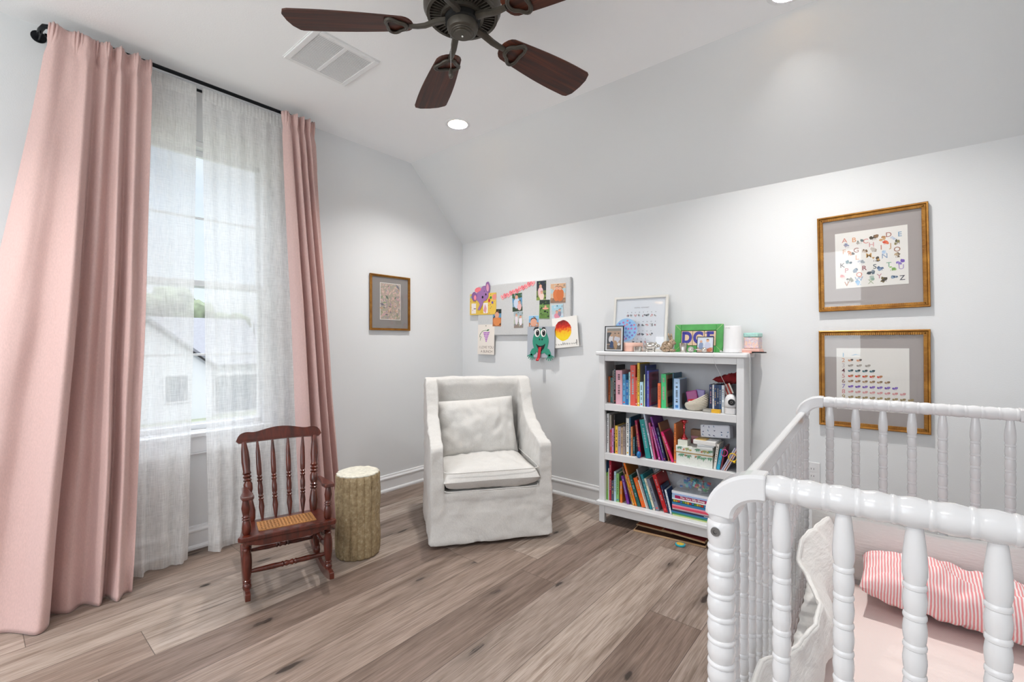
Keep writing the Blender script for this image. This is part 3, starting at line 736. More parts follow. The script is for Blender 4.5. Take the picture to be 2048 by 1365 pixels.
def cushion(w_, d_, h_, crown, mtl, nx=36, ny=30, sd=0, sag=0, wr=.006, p=.35):
    b = MB()
    def side(sgn):
        def fn(u, v):
            x = (u * 2 - 1); y = (v * 2 - 1)
            e = (max(0, 1 - abs(x) ** 6) * max(0, 1 - abs(y) ** 6)) ** p
            hh = h_ / 2 * e + crown * max(0, (1 - x * x) * (1 - y * y))
            n = noise.noise(Vector((x * 2 + sd, y * 2, sgn))) * wr * 1.6 + noise.noise(Vector((x * 7 + sd, y * 3.5, sgn * 3))) * wr
            k = 1 - .03 * (1 - abs(y)) * abs(x) ** 4
            return (x * w_ / 2 * k, y * d_ / 2 * (1 - .03 * (1 - abs(x)) * abs(y) ** 4), sgn * (hh + n * e) - sag * (1 - x * x))
        return fn
    b.grid(nx, ny, side(1), mtl); b.grid(nx, ny, lambda u, v: side(-1)(1 - u, v), mtl)
    return b
b = cushion(.592, .62, .125, .020, M_slip, sd=2, wr=.009); b.v = [TR(-.004, .285, .392) @ v for v in b.v]
sc_ = b.build('seat_cushion', arm, smooth=True)
b = cushion(.545, .40, .08, .048, M_slip, sd=8, wr=.014, p=.45); Mx = TR(-.018, .465, .625) @ RX(74) @ RZ(3)
b.v = [Mx @ v for v in b.v]
b.build('back_pillow', arm, smooth=True)
# welt along seat cushion
def rr_loop(w_, d_, z, r, n=72):
    out = []
    for k in range(n):
        a = 2 * PI * k / n; c, s = math.cos(a), math.sin(a); e = 2 / 14
        out.append((w_ / 2 * math.copysign(abs(c) ** e, c), d_ / 2 * math.copysign(abs(s) ** e, s), z))
    return out
for zz in (.338, .448):
    b = MB(); b.tube([(x - .004, y + .285, z) for x, y, z in rr_loop(.590, .618, zz, 0)], .0035, M_slip, 6, closed=True); b.build('piping', sc_, smooth=True)

# ---------------------------------------------------------------- faux stump stool
def mat_stump():
    m = bpy.data.materials.new('carved_stump'); m.use_nodes = True; t = NT(m.node_tree); b = m.node_tree.nodes['Principled BSDF']
    tc = t.n('TexCoord'); nz = t.n('TexNoise', Scale=55.0, Detail=6.0, Roughness=.7); t.link(tc.outputs['Object'], nz.inputs['Vector'])
    mp = t.n('Mapping'); t.link(tc.outputs['Object'], mp.inputs[0]); mp.inputs['Scale'].default_value = (16, 16, 2)
    n2 = t.n('TexNoise', Scale=1.0, Detail=3.0); t.link(mp.outputs[0], n2.inputs['Vector'])
    f = t.math('ADD', t.math('MULTIPLY', nz.outputs['Fac'], .7), t.math('MULTIPLY', n2.outputs['Fac'], .3))
    t.link(t.ramp(f, [(.32, lin('6c5c48')), (.44, lin('94805f')), (.58, lin('ad9a78')), (.7, lin('d0c5ae'))]), b.inputs['Base Color'])
    b.inputs['Roughness'].default_value = .55
    bp = t.n('Bump', Strength=.9, Distance=.006); t.link(nz.outputs['Fac'], bp.inputs['Height']); t.link(bp.outputs[0], b.inputs['Normal']); return m
M_stump = mat_stump(); M_stop = mat('stump_top_cream', 'd8d4c6', .8, bump=(60, .8), vary=(50, .15))
t = thing('stump_stool', 'tan bark-textured stump stool with a cream top', 'stool', (.792, -1.600, 0), .3)
def flute(a, z): return 1 + .065 * abs(math.cos(a * 9)) ** .7 - .045 + .01 * math.sin(a * 3 + 1)
b = MB()
prof = [(.112, .0), (.120, .008)] + [(.122 + .003 * math.sin(k * 1.1), .02 + k * .044) for k in range(10)] + [(.1215, .455), (.117, .464)]
b.lathe(prof, M_stump, 144, rf=flute); b.build('stool_body', t, smooth='auto', angle=60)
b = MB(); b.lathe([(.116, .463), (.117, .470), (.108, .474)] + [(.1 - k * .012, .474 + .0012 * (k % 2)) for k in range(8)] + [(.001, .474)], M_stop, 144, rf=flute)
for k in range(len(b.v)):
    v = b.v[k]; b.v[k] = v + Vector((0, 0, .004 * noise.noise(v * 30))) if v.z > .47 else v
b.build('stool_top', t, smooth=True)

# ---------------------------------------------------------------- child's rocking chair
ra = math.radians(72.5); CZ = .95; CY = .20
e1 = Vector((math.cos(ra), math.sin(ra), 0))
O = Vector((.886, -2.040, 0))
MR = TR(*O) @ RZ(72.5) @ TR(0, CY, CZ) @ RX(-5.5) @ TR(0, -CY, -CZ)
rk = thing('rocking_chair', 'small cherry wood rocking chair with a cane seat in front of the sheers', 'rocking chair', M=MR)
HX = .178
def turned(p0, p1, prof, name, parent=rk, seg=16, m=M_rock):
    """turned piece: prof = [(t, r)] along p0-p1"""
    p0, p1 = Vector(p0), Vector(p1); d = p1 - p0; L = d.length
    M = TR(*p0) @ d.to_track_quat('Z', 'Y').to_matrix().to_4x4()
    b = MB(); b.lathe([(r, t_ * L) for t_, r in prof], m, seg, M=M); return b.build(name, parent, smooth='auto', angle=50)
# rockers
for s in (-1, 1):
    b = MB(); N = 26; x = s * HX; pts = []
    out = []; inn = []
    for k in range(N + 1):
        y = -.055 + (.60 + .055) * k / N
        zz = CZ - math.sqrt(CZ * CZ - (y - CY) ** 2); hgt = .038 + .014 * math.exp(-((y - .04) / .05) ** 2) + .012 * math.exp(-((y - .34) / .05) ** 2)
        if k == 0: hgt = .03
        if k == N: hgt = .018
        out.append((y, zz)); inn.append((y, zz + hgt))
    b.prism(out + inn[::-1], x - .011, x + .011, M_rock, 'x'); b.build('rocker', rk, bevel=.003)
def zr(y): return CZ - math.sqrt(CZ * CZ - (y - CY) ** 2)
leg = [(0, .013), (.03, .017), (.07, .019), (.11, .017), (.13, .013), (.145, .018), (.165, .013), (.18, .018), (.20, .0135), (.24, .016), (.40, .0205), (.55, .0215), (.68, .0195), (.76, .015), (.79, .019), (.82, .014), (.84, .019), (.86, .015), (.92, .018), (1, .014)]
for s in (-1, 1):
    turned((s * HX, .035, zr(.035) + .04), (s * HX, .03, .285), leg, 'front_leg')
    turned((s * HX * .97, .335, zr(.33) + .045), (s * HX * .90, .26, .285), leg, 'back_leg')
    turned((s * HX, .03, .305), (s * HX * 1.03, .025, .470), [(0, .013), (.06, .018), (.2, .020), (.34, .0165), (.40, .013), (.43, .018), (.47, .013), (.50, .018), (.54, .013), (.60, .015), (.75, .0185), (.9, .014), (1, .011)], 'arm_support')
    # arm: flat shaped board from support to back post
    b = MB(); x = s * HX
    poly = [(x - .020 * 1, -.025), (x + .024, -.03), (x + .030, .0), (x + .024, .06), (x + .016, .16), (x + .010, .245), (x - .012, .245), (x - .016, .12), (x - .026, .03)]
    b.prism(poly, .470, .487, M_rock, 'z'); b.build('arm', rk, bevel=.004)
# seat with apron and cane panel
b = MB()
sp = [(-.205, -.02), (.205, -.02), (.215, .0), (.205, .03), (.185, .27), (.165, .285), (-.165, .285), (-.185, .27), (-.205, .03), (-.215, .0)]
b.prism(sp, .283, .306, M_rock, 'z'); seat = b.build('seat', rk, bevel=.005)
b = MB(); ap = [(-.185, .284), (.185, .284), (.18, .270), (.15, .262), (.12, .255), (.0, .252), (-.12, .255), (-.15, .262), (-.18, .270)]
b.prism(ap, -.012, .004, M_rock, 'y'); b.build('apron', rk, bevel=.002)
M_cane = mat('cane_weave', 'b07c48', .5, vary=(120, .35)); M_cane2 = mat('cane_weave_dark', '5c3018', .7)
b = MB(); b.box(-.125, .125, .045, .215, .3055, .3075, M_cane2); cp = b.build('cane_panel', seat)
b = MB()
for k in range(17):
    x = -.12 + .24 * k / 16; b.box(x - .0038, x + .0038, .047, .213, .3075, .3088, M_cane)
for k in range(9):
    y = .054 + .150 * k / 8; b.box(-.123, .123, y - .0035, y + .0035, .3080, .3094, M_cane)
for x0 in (-.128, .124): b.box(x0, x0 + .004, .043, .217, .3055, .3090, M_cane)
for y0 in (.043, .213): b.box(-.128, .128, y0, y0 + .004, .3055, .3090, M_cane)
b.build('cane_strands', seat)
# back: two posts, four spindles, shaped crest
post = [(0, .012), (.04, .019), (.14, .023), (.26, .016), (.285, .013), (.30, .020), (.325, .013), (.34, .020), (.36, .0145), (.40, .0205), (.47, .021), (.50, .015), (.515, .021), (.54, .014), (.56, .021), (.585, .014), (.60, .021), (.63, .017), (.75, .0205), (.88, .018), (1, .011)]
spd = [(0, .005), (.05, .008), (.16, .0135), (.24, .010), (.255, .0135), (.275, .0085), (.29, .0135), (.31, .009), (.33, .012), (.40, .0125), (.47, .0095), (.49, .0135), (.51, .0085), (.53, .0135), (.55, .0085), (.57, .012), (.7, .0125), (.85, .011), (1, .0055)]
for s in (-1, 1): turned((s * .147, .262, .300), (s * .176, .366, .700), post, 'back_post')
for x0, x1 in ((-.098, -.114), (-.036, -.041), (.031, .036), (.094, .112)): turned((x0, .258, .304), (x1, .364, .700), spd, 'spindle')
b = MB(); cr = []
N = 40
tp = []
for k in range(N + 1):
    x = -.213 + .426 * k / N; q = abs(x) / .213
    zt = .752 + .018 * math.cos(x / .213 * PI * 1.0) + .014 * math.exp(-((q - .80) / .16) ** 2) - .03 * max(0, (q - .9) / .1) ** 2
    tp.append((x, zt))
cr = tp[::-1] + [(-.213, .708), (-.20, .694), (-.10, .698), (0, .700), (.10, .698), (.20, .694), (.213, .708)]
b.prism(cr, -.011, .011, M_rock, 'y'); b.v = [TR(0, .374, 0) @ TR(0, 0, .7) @ RX(-14) @ TR(0, 0, -.7) @ v for v in b.v]; b.build('crest_rail', rk, bevel=.004)
st = [(0, .007), (.1, .010), (.3, .013), (.40, .011), (.42, .014), (.44, .009), (.46, .014), (.50, .009), (.54, .014), (.56, .009), (.58, .014), (.60, .011), (.7, .013), (.9, .010), (1, .007)]
turned((-HX, .034, .135), (HX, .034, .135), st, 'stretcher'); turned((-HX * .95, .31, .150), (HX * .95, .31, .150), st, 'stretcher')
for s in (-1, 1): turned((s * HX, .034, .165), (s * HX * .95, .305, .165), st, 'stretcher')

# ---------------------------------------------------------------- crib
CB = (2.95, -2.223, 0); CZR = math.radians(2.2)
crib = thing('crib', 'glossy white spindle crib with turned posts in the right foreground', 'crib', CB, CZR)
CW, CL = .66, 1.315; ZT = .992; PT = .0405
def bobbin(L, r, pitch, r_neck=.84, ring=.96, start=.0, end=0.0):
    """repeating barrel segments separated by small rings"""
    out = []; z = start; out.append((r * r_neck, 0))
    n = max(1, round((L - start - end) / pitch)); p = (L - start - end) / n
    for k in range(n):
        z0 = start + k * p
        out += [(r * r_neck, z0 + .0005), (r * .93, z0 + p * .12), (r, z0 + p * .35), (r, z0 + p * .50), (r * .92, z0 + p * .72), (r * r_neck, z0 + p * .80),
                (r * ring * .97, z0 + p * .83), (r * ring, z0 + p * .90), (r * ring * .96, z0 + p * .97)]
    out.append((r * r_neck, L)); return out
def lathe_obj(name, p0, p1, prof, seg=20, m=M_crib, parent=crib):
    p0, p1 = Vector(p0), Vector(p1); d = p1 - p0
    M = TR(*p0) @ d.to_track_quat('Z', 'Y').to_matrix().to_4x4()
    b = MB(); b.lathe(prof, m, seg, M=M); return b.build(name, parent, smooth='auto', angle=38)
posts = [(0, 0), (CW, 0), (0, CL), (CW, CL)]
PTOP = .935
for i, (x, y) in enumerate(posts):
    L = PTOP
    pr = [(.013, 0), (.017, .03), (.0185, .05)] + [(r, z + .05) for r, z in bobbin(L - .05 - .055, .0225, .0395, .86, 1.0)] + [(.0195, L - .054), (.0225, L - .045), (.0228, L - .02), (.0215, L - .014), (.0195, L - .012), (.0205, L - .008), (.021, L - .002), (.019, L)]
    p_ = lathe_obj('post', (x, y, 0), (x, y, L), pr, 32)
    b = MB(); b.lathe([(.0075, 0), (.0075, .003), (.0068, .0042), (.0035, .0042), (.0025, .002), (.0001, .002)], mat('bolt_steel', '8c8c8c', .3, metal=.9), 20, M=TR(x - .004, y - .0215 if y < .1 else y + .0215, .908) @ RX(90 if y < .1 else -90))
    b.build('bolt', p_, smooth='auto')
    # elbow to the end rail
    sx = 1 if x == 0 else -1; b = MB(); pts = []
    for k in range(15):
        a = PI / 2 * k / 14; pts.append((x + sx * (.066 - .066 * math.cos(a)), y, PTOP + .0 + (ZT - PTOP) * math.sin(a)))
    pts = [(x, y, PTOP - .002)] + pts[1:] + [(x + sx * .070, y, ZT)]
    pf = [(.78, 1.02), (1.02, .78), (1.02, -.78), (.78, -1.02), (-.78, -1.02), (-1.02, -.78), (-1.02, .78), (-.78, 1.02)]
    b.tube(pts, lambda q: .0215, M_crib, 8, prof=pf); b.build('elbow', crib, bevel=.003)
for y in (0, CL):
    L = CW - .14; lathe_obj('end_rail', (.070, y, ZT), (.070 + L, y, ZT), bobbin(L, .0215, .0400, .90, .97, .002), 32)
    b = MB(); b.box(.02, CW - .02, y - .012, y + .012, .20, .245, M_crib); b.build('lower_rail', crib, bevel=.004)
    spl = .725
    for k in range(7):
        x = .090 + .080 * k
        L = ZT - .012 - .243; r = .0135
        pr = [(.009, 0), (r, .03)] + [(rr, z + .03) for rr, z in bobbin(L - .03 - .085, r, .041, .86, 1.0)] + [(r * .88, L - .083), (r * 1.02, L - .074), (r * 1.04, L - .06), (r * .95, L - .04), (r * .78, L - .018), (r * .66, L - .006), (r * .62, L)]
        lathe_obj('spindle', (x, y, .243), (x, y, .243 + L), pr, 20)
for x in (0, CW):
    b = MB(); b.box(x - .0115, x + .0115, .018, CL - .018, .905, .948, M_crib); b.build('side_rail', crib, bevel=.006, seg=3)
    b = MB(); b.box(x - .011, x + .011, .018, CL - .018, .20, .245, M_crib); b.build('lower_rail', crib, bevel=.004)
    for k in range(15):
        y = .09 + (CL - .18) * k / 14; L = .908 - .243; r = .0125
        pr = [(.008, 0), (r, .03)] + [(rr, z + .03) for rr, z in bobbin(L - .03 - .06, r, .041, .86, 1.0)] + [(r * .88, L - .058), (r * 1.03, L - .045), (r * .9, L - .02), (r * .62, L)]
        lathe_obj('spindle', (x, y, .243), (x, y, .243 + L), pr, 14)
# mattress, bumper, pillow: things lying in the crib
Mc = TR(*CB) @ Matrix.Rotation(CZR, 4, 'Z')
mt = MB(); mt.box(.028, CW - .028, .035, CL - .035, .215, .335, M_sheet)
for k in range(len(mt.v)): pass
o = mt.build('crib_mattress', bevel=.03, seg=5, smooth=True, label='crib mattress in a fine pink striped fitted sheet', cat='mattress'); o.matrix_world = Mc
def quilt_panel(name, fn, nu, nv, label, edge=None):
    b = MB(); b.grid(nu, nv, fn, M_quilt); o = b.build(name, smooth=True, solid=.012, label=label, cat='crib bumper', group='quilted bumpers around the mattress'); o.matrix_world = Mc
    p = MB(); p.tube([fn(k / 70, 1) for k in range(71)], .0045, M_quilt, 8); p.build('piping', o, smooth=True)
    return o
def bump_far(u, v):
    x = .035 + (CW - .07) * u; n = noise.noise(Vector((x * 9, v * 2, 3)))
    return (x, CL - .030 - .006 * math.sin(v * PI) + .006 * n, .345 + .235 * v - .016 * math.sin(u * PI) * v + .008 * v * noise.noise(Vector((x * 6, 0, 9))))
quilt_panel('crib_bumper', bump_far, 60, 24, 'white quilted bumper standing along the far end of the crib')
BK = [(.045, .034, .585, .05), (.171, .022, .582, .05), (.301, .068, .560, .06), (.45, .098, .548, .06), (.60, .104, .532, .07), (.70, .092, .504, .10), (.80, .055, .520, .105), (.885, .018, .552, .10), (1.0, .042, .574, .105), (1.09, .058, .570, .11), (1.2, .078, .570, .10), (1.262, .088, .560, .09)]
def bump_left(u, v):
    # the top edge sags and flops inward between its ties
    y, tx, tz, bx = interp(BK, u)
    n = noise.noise(Vector((y * 8, v * 2.5, 1))); n2 = noise.noise(Vector((y * 22, v * 6, 4)))
    x = .033 + (tx - .033) * v ** 1.2 + math.sin(PI * v ** .62) * (bx - .020 + .2 * max(0, tx - .03)) + .010 * n * math.sin(v * PI * .9) + .005 * n2
    return (max(x, .030), y, .345 + (tz - .345) * v + .006 * n * v * (1 - v))
quilt_panel('crib_bumper', bump_left, 110, 26, 'white quilted bumper sagging inward along the left side of the crib')
b = cushion(.430, .235, .100, .024, M_pillow, 60, 36, sd=21, wr=.012, p=.42)
o = b.build('striped_pillow', smooth=True, label='pink and white striped pillow lying at the far end of the crib', cat='pillow')
o.matrix_world = Mc @ TR(.402, 1.148, .434) @ RZ(-2) @ RX(5)

# ---------------------------------------------------------------- bookcase
BRZ = math.radians(3); BO = (1.64, -.292, 0); MB_ = TR(*BO) @ Matrix.Rotation(BRZ, 4, 'Z')
BW, BD = .895, .236; SH = [.805, .471, .147]
bc = thing('bookcase', 'white wooden bookcase full of books against the back wall', 'bookcase', BO, BRZ)
for x0 in (0, BW - .040):
    for y0 in (0, BD - .030):
        b = MB(); b.box(x0, x0 + .040, y0, y0 + .030, 0, 1.133, M_case); b.build('post', bc, bevel=.003)
    b = MB(); xx = x0 + (.004 if x0 == 0 else .020); b.box(xx, xx + .016, .029, BD - .029, .065, 1.133, M_case); b.build('side_panel', bc)
b = MB(); b.box(.02, BW - .02, BD - .014, BD - .006, .10, 1.133, mat('bookcase_back_shaded', 'c9ccd2', .5)); b.build('back_panel', bc)  # white panel, its shade put into the bluish grey colour
b = MB(); b.box(-.018, BW + .018, -.020, BD, 1.133, 1.160, M_case); b.build('top_board', bc, bevel=.008, seg=4)
b = MB(); b.box(.040, BW - .040, .004, .022, 1.095, 1.133, M_case); b.build('top_apron', bc, bevel=.002)
for z in SH[:2]:
    b = MB(); b.box(.0205, BW - .0205, .028, BD - .016, z - .024, z, M_case); b.box(.040, BW - .040, .003, .028, z - .044, z, M_case); b.build('shelf', bc, bevel=.002)
b = MB(); b.box(-.012, BW + .012, -.022, BD - .015, .122, .147, M_case); b.build('bottom_shelf', bc, bevel=.005)
b = MB(); b.box(.040, BW - .040, .003, .020, .064, .122, M_case); b.build('bottom_apron', bc, bevel=.002)

BOOKS = [
 (0,0.0260,0.0150,0.178,0,0.09,'e07a4a','patterned orange'),
 (0,0.0420,0.0170,0.171,0,0.09,'5c8a8c','dusty teal'),
 (0,0.0670,0.0100,0.223,0,0.07,'8d8a84','grey'),
 (0,0.0810,0.0130,0.260,0,0.06,'2a1b18','dark brown'),
 (0,0.1080,0.0440,0.228,0,0.03,'d9a5b4','fat pale pink'),
 (0,0.1530,0.0200,0.202,0,0.04,'5fa6d6','sky blue'),
 (0,0.1750,0.0200,0.167,0,0.04,'1f6fb4','cobalt blue'),
 (0,0.1990,0.0100,0.219,0,0.03,'a8d8dc','icy cyan'),
 (0,0.2100,0.0340,0.265,0,0.03,'d8574c','coral red'),
 (0,0.2450,0.0120,0.187,0,0.03,'c8402e','scarlet'),
 (0,0.2580,0.0140,0.281,0,0.03,'e0b93a','yellow-spined grey'),
 (0,0.2750,0.0210,0.158,0,0.02,'b8dcec','powder blue'),
 (0,0.3030,0.0060,0.208,0,0.03,'d8e0a8','lime white'),
 (0,0.3100,0.0080,0.266,0,0.03,'1c2f78','navy'),
 (0,0.3220,0.0130,0.233,0,0.02,'5a58b8','violet'),
 (0,0.3930,0.0180,0.156,0,0.02,'ec7240','tangerine'),
 (0,0.4150,0.0290,0.216,0,0.02,'3fc078','bright green'),
 (0,0.4810,0.0060,0.222,0,0.05,'2a5f7c','deep teal'),
 (0,0.4940,0.0350,0.191,0,0.02,'a8c8ea','baby blue'),
 (0,0.6900,0.0170,0.160,0,0.08,'16305e','midnight navy'),
 (0,0.7130,0.0090,0.163,0,0.06,'e4e8ee','white slim'),
 (0,0.7230,0.0130,0.163,0,0.06,'14386a','indigo'),
 (0,0.7370,0.0130,0.164,0,0.06,'123058','dark navy'),
 (0,0.7520,0.0130,0.164,0,0.05,'15406e','petrol navy'),
 (0,0.7670,0.0130,0.163,0,0.05,'dce6f0','pearl white'),
 (1,0.0220,0.0180,0.289,0,0.03,'2c3030','patterned monochrome'),
 (1,0.0420,0.0150,0.263,0,0.03,'d8dadc','plain white'),
 (1,0.0580,0.0080,0.253,0,0.05,'d6cfc0','cream'),
 (1,0.0670,0.0110,0.156,0,0.03,'c4303a','cherry red'),
 (1,0.0790,0.0130,0.168,0,0.03,'c88cc0','lavender'),
 (1,0.0930,0.0090,0.260,0,0.03,'181414','black'),
 (1,0.1030,0.0180,0.188,0,0.03,'e2b83c','golden yellow'),
 (1,0.1220,0.0210,0.184,0,0.03,'a49aa8','lilac grey'),
 (1,0.1440,0.0130,0.181,0,0.03,'b49a7c','tan'),
 (1,0.1580,0.0170,0.188,0,0.03,'9a8c88','taupe'),
 (1,0.1810,0.0200,0.246,0,0.02,'e4e6e4','broad white'),
 (1,0.2020,0.0100,0.252,0,0.03,'22587c','steel blue'),
 (1,0.2130,0.0110,0.192,0,0.03,'c88858','light brown'),
 (1,0.2250,0.0130,0.125,0,0.04,'1c5660','dark teal'),
 (1,0.2390,0.0100,0.160,0,0.06,'3a4458','slate'),
 (1,0.2695,0.0139,0.238,7,0.03,'9c1c4a','maroon'),
 (1,0.3150,0.0325,0.249,10,0.02,'1a8c8c','thick teal'),
 (1,0.3580,0.0097,0.294,12,0.03,'c8d4e4','pale silver blue'),
 (1,0.3690,0.0098,0.233,9,0.02,'d05c8c','rose pink'),
 (1,0.3990,0.0116,0.214,14,0.03,'b83c90','magenta'),
 (1,0.4200,0.0106,0.280,16,0.03,'6c2c8c','royal purple'),
 (1,0.4320,0.0125,0.211,14,0.02,'241c50','dark indigo'),
 (1,0.4535,0.0077,0.242,16,0.05,'9c6c44','brown'),
 (1,0.4800,0.0147,0.194,21,0.02,'dc1c6c','hot pink'),
 (1,0.4945,0.0120,0.244,0,0.02,'e07c38','orange and blue'),
 (1,0.7250,0.0129,0.150,-7,0.03,'e8e4dc','ivory'),
 (1,0.7410,0.0177,0.122,-10,0.02,'1c9cc0','turquoise'),
 (1,0.7595,0.0079,0.139,-10,0.04,'7c2c3c','wine red'),
 (2,0.0230,0.0110,0.252,0,0.04,'5c9cd0','sky blue'),
 (2,0.0380,0.0140,0.185,0,0.03,'78b050','leafy green'),
 (2,0.0530,0.0060,0.215,0,0.03,'d8e0dc','thin white'),
 (2,0.0600,0.0150,0.269,0,0.03,'a81c38','crimson'),
 (2,0.0760,0.0180,0.136,0,0.03,'4c5464','charcoal'),
 (2,0.0950,0.0140,0.201,0,0.03,'b4d4e0','pale blue'),
 (2,0.1110,0.0190,0.191,0,0.03,'84b870','light green'),
 (2,0.1370,0.0150,0.144,0,0.02,'e07c24','orange'),
 (2,0.1860,0.0175,0.184,13,0.03,'6c2c90','violet purple'),
 (2,0.2150,0.0115,0.247,16,0.04,'6c4c3c','dark brown'),
 (2,0.2280,0.0096,0.201,16,0.03,'d89c30','mustard'),
 (2,0.2425,0.0123,0.280,17,0.02,'e4741c','tall amber'),
 (2,0.2600,0.0208,0.203,18,0.03,'1c5c58','bottle green'),
 (2,0.2890,0.0257,0.190,18,0.02,'e8641c','fiery orange'),
 (2,0.3170,0.0076,0.181,18,0.03,'e4dccc','off-white'),
 (2,0.3270,0.0086,0.253,18,0.03,'a8a8ac','silver grey'),
 (2,0.3420,0.0163,0.221,17,0.02,'1c8490','teal'),
 (2,0.3635,0.0133,0.199,18,0.03,'e0dcc4','cream'),
 (2,0.3820,0.0208,0.200,19,0.03,'7c8494','grey-blue'),
 (2,0.4330,0.0246,0.235,19,0.02,'b8141c','ruby red'),
 (2,0.4595,0.0086,0.173,17,0.03,'1c2c54','navy'),
 (2,0.4710,0.0107,0.148,14,0.02,'dce4ec','white and blue'),
]
def hexmul(h, k): return ''.join('%02x' % max(0, min(255, int(int(h[i:i + 2], 16) * k))) for i in (0, 2, 4))
def book_mesh(w_, d_, h_, col, rnd, square=.0015, art=None):
    """upright book: spine towards -Y, thickness along X"""
    th = min(.0025, w_ * .22); C = P(col, .42); b = MB()
    b.box(0, w_, 0, th, 0, h_, C); b.box(0, th, th, d_, 0, h_, C); b.box(w_ - th, w_, th, d_, 0, h_, C)
    # spine lettering and bands
    lum = sum(int(col[i:i + 2], 16) for i in (0, 2, 4)) / 3
    ink = P(rnd.choice([hexmul(col, .45), hexmul(col, .6)] if lum > 130 else ['b8b4ac', 'b89c60', 'c09098', '90acb8']), .5)
    if w_ > .008:
        z = h_ * (.22 + .1 * rnd.random())
        while z < h_ * .86:
            l = .004 + .010 * rnd.random()
            if rnd.random() < .8: b.box(w_ * .33, w_ * .67, -.0004, .0002, z, z + l * .8, ink)
            z += l + .0015
        if rnd.random() < .6: b.box(w_ * .25, w_ * .75, -.0005, .0002, h_ * .05, h_ * .05 + w_ * .5, P(rnd.choice(['f0f0ea', 'e8b830', 'd84848', '3878b8']), .5))
    if art:
        # picture panels on the right-hand cover
        for (y0, y1, z0, z1, c) in art: b.box(w_ - .0002, w_ + .0004, y0 * d_, y1 * d_, z0 * h_, z1 * h_, P(c, .45))
    g = MB(); g.box(th + .0001, w_ - th - .0001, th + .0001, d_ - .003, .002, h_ - .003, M_page)
    return b, g
def place_book(s, x, w_, h_, an, d_in, col, label, group, art=None, zadd=0, dep=None, name='book'):
    rnd = random.Random(int(x * 1000) + s * 77)
    dep = dep or min(h_ * .78, BD - (.034 if x < .045 or x > BW - .07 else .018) - d_in)
    z = SH[s] + zadd + (w_ * math.sin(math.radians(-an)) if an < 0 else 0) + .0004
    M = MB_ @ TR(x, d_in, z) @ RY(-an)
    t = thing(name, label, 'book', M=M, group=group)
    b, g = book_mesh(w_, dep, h_, col, rnd, art=art); b.build('cover', t); g.build('pages', t)
    return t
SN = ['top shelf', 'middle shelf', 'bottom shelf']
ART = {'yellow-spined grey': [(.08, .98, .03, .97, 'a8a4a8'), (.3, .9, .12, .38, 'c8b070')], 'violet': [(.03, .97, .03, .95, '8c4468'), (.2, .8, .1, .5, '9a98b4'), (.3, .75, .5, .72, '7c7890'), (.1, .9, .78, .9, 'b07890')],
       'navy': [(.04, .96, .84, .92, '4c5c8c')], 'bright green': [(.03, .97, .03, .97, 'c8a880'), (.15, .85, .5, .85, '7c2c14'), (.05, .95, .04, .42, 'e0a018'), (.2, .8, .12, .32, '3c1c3c')],
       'baby blue': [(.03, .97, .03, .97, '7c8494'), (.15, .8, .62, .86, '5c4c80'), (.3, .7, .12, .5, 'a08478')], 'coral red': [(.05, .95, .04, .96, 'c84a3c')], 'hot pink': [(.05, .95, .05, .95, '8c1c40'), (.3, .8, .1, .4, '3c6c60')],
       'brown': [(.02, .98, .5, .99, '94643c')], 'maroon': [(.05, .95, .05, .95, '701428')], 'tall amber': [(.04, .98, .03, .98, 'b06c1c'), (.3, .9, .3, .6, 'd09030')], 'white and blue': [(.02, .98, .02, .98, '24508c')], 'magenta': [(.1, .9, .1, .9, '5c3c50')]}
for s in range(3):
    row = [r for r in BOOKS if r[0] == s]
    for i, (s_, x, w_, h_, an, d_in, col, nm) in enumerate(row):
        pos = 'leaning' if abs(an) > 3 else 'upright'
        if i == 0: rel = 'first at the left end, beside the %s book' % row[1][7]
        elif i == len(row) - 1: rel = 'rightmost, beside the %s book' % row[i - 1][7]
        else: rel = 'between the %s and %s ones' % (row[i - 1][7], row[i + 1][7])
        lb = '%s book %s on the %s, %s' % (nm, pos, SN[s], rel)
        ws = lb.split()
        if len(ws) > 16: lb = '%s book on %s, %s' % (nm, SN[s], rel)
        place_book(s, x, w_, h_, an, max(.0325, d_in), col, lb, 'books on the ' + SN[s], art=ART.get(nm) if not (nm == 'brown' and False) else None)
# lettering on the tall grey-covered book: PR
BX = lambda x, y, z: MB_ @ TR(x, y, z)
def put(b, name, label, cat, M, group=None, **k):
    """single-mesh thing whose mesh is local to M"""
    o = b.build(name, label=label, cat=cat, group=group, **k); o.matrix_world = M; return o

# top shelf: books and boxes beside the stuff
M_rope = mat('cotton_rope', 'd6cfc0', .9, bump=(160, .5))
t = thing('rope_basket', 'round coiled cream rope basket on the top shelf holding small boxes', 'basket', M=BX(.617, .080, SH[0] + .001))
b = MB(); pts = []
turns = 9; per = 40
def basket_r(q): return (.062 + .012 * math.sin(min(1, q * 1.3) * PI * .6), )
for k in range(turns * per + 1):
    q = k / (turns * per); a = 2 * PI * k / per; r = .052 + .013 * math.sin(q * PI * .75)
    zz = .005 + .066 * q * (1 + .30 * math.cos(a - .2)) + (0.012 * math.cos(a - .2) * q)
    pts.append((r * math.cos(a), r * math.sin(a) * .95, zz))
b.tube(pts, .0046, M_rope, 7); b.build('coil', t, smooth=True)
b = MB(); b.lathe([(.001, .001), (.050, .001), (.050, .004), (.001, .004)], M_rope, 30); b.build('basket_base', t)
def rbox(name, w_, d_, h_, m, M, label, cat, bev=.002, group=None, extra=None):
    b = MB(); b.box(-w_ / 2, w_ / 2, -d_ / 2, d_ / 2, 0, h_, m)
    if extra: extra(b)
    return put(b, name, label, cat, M, group, bevel=bev)
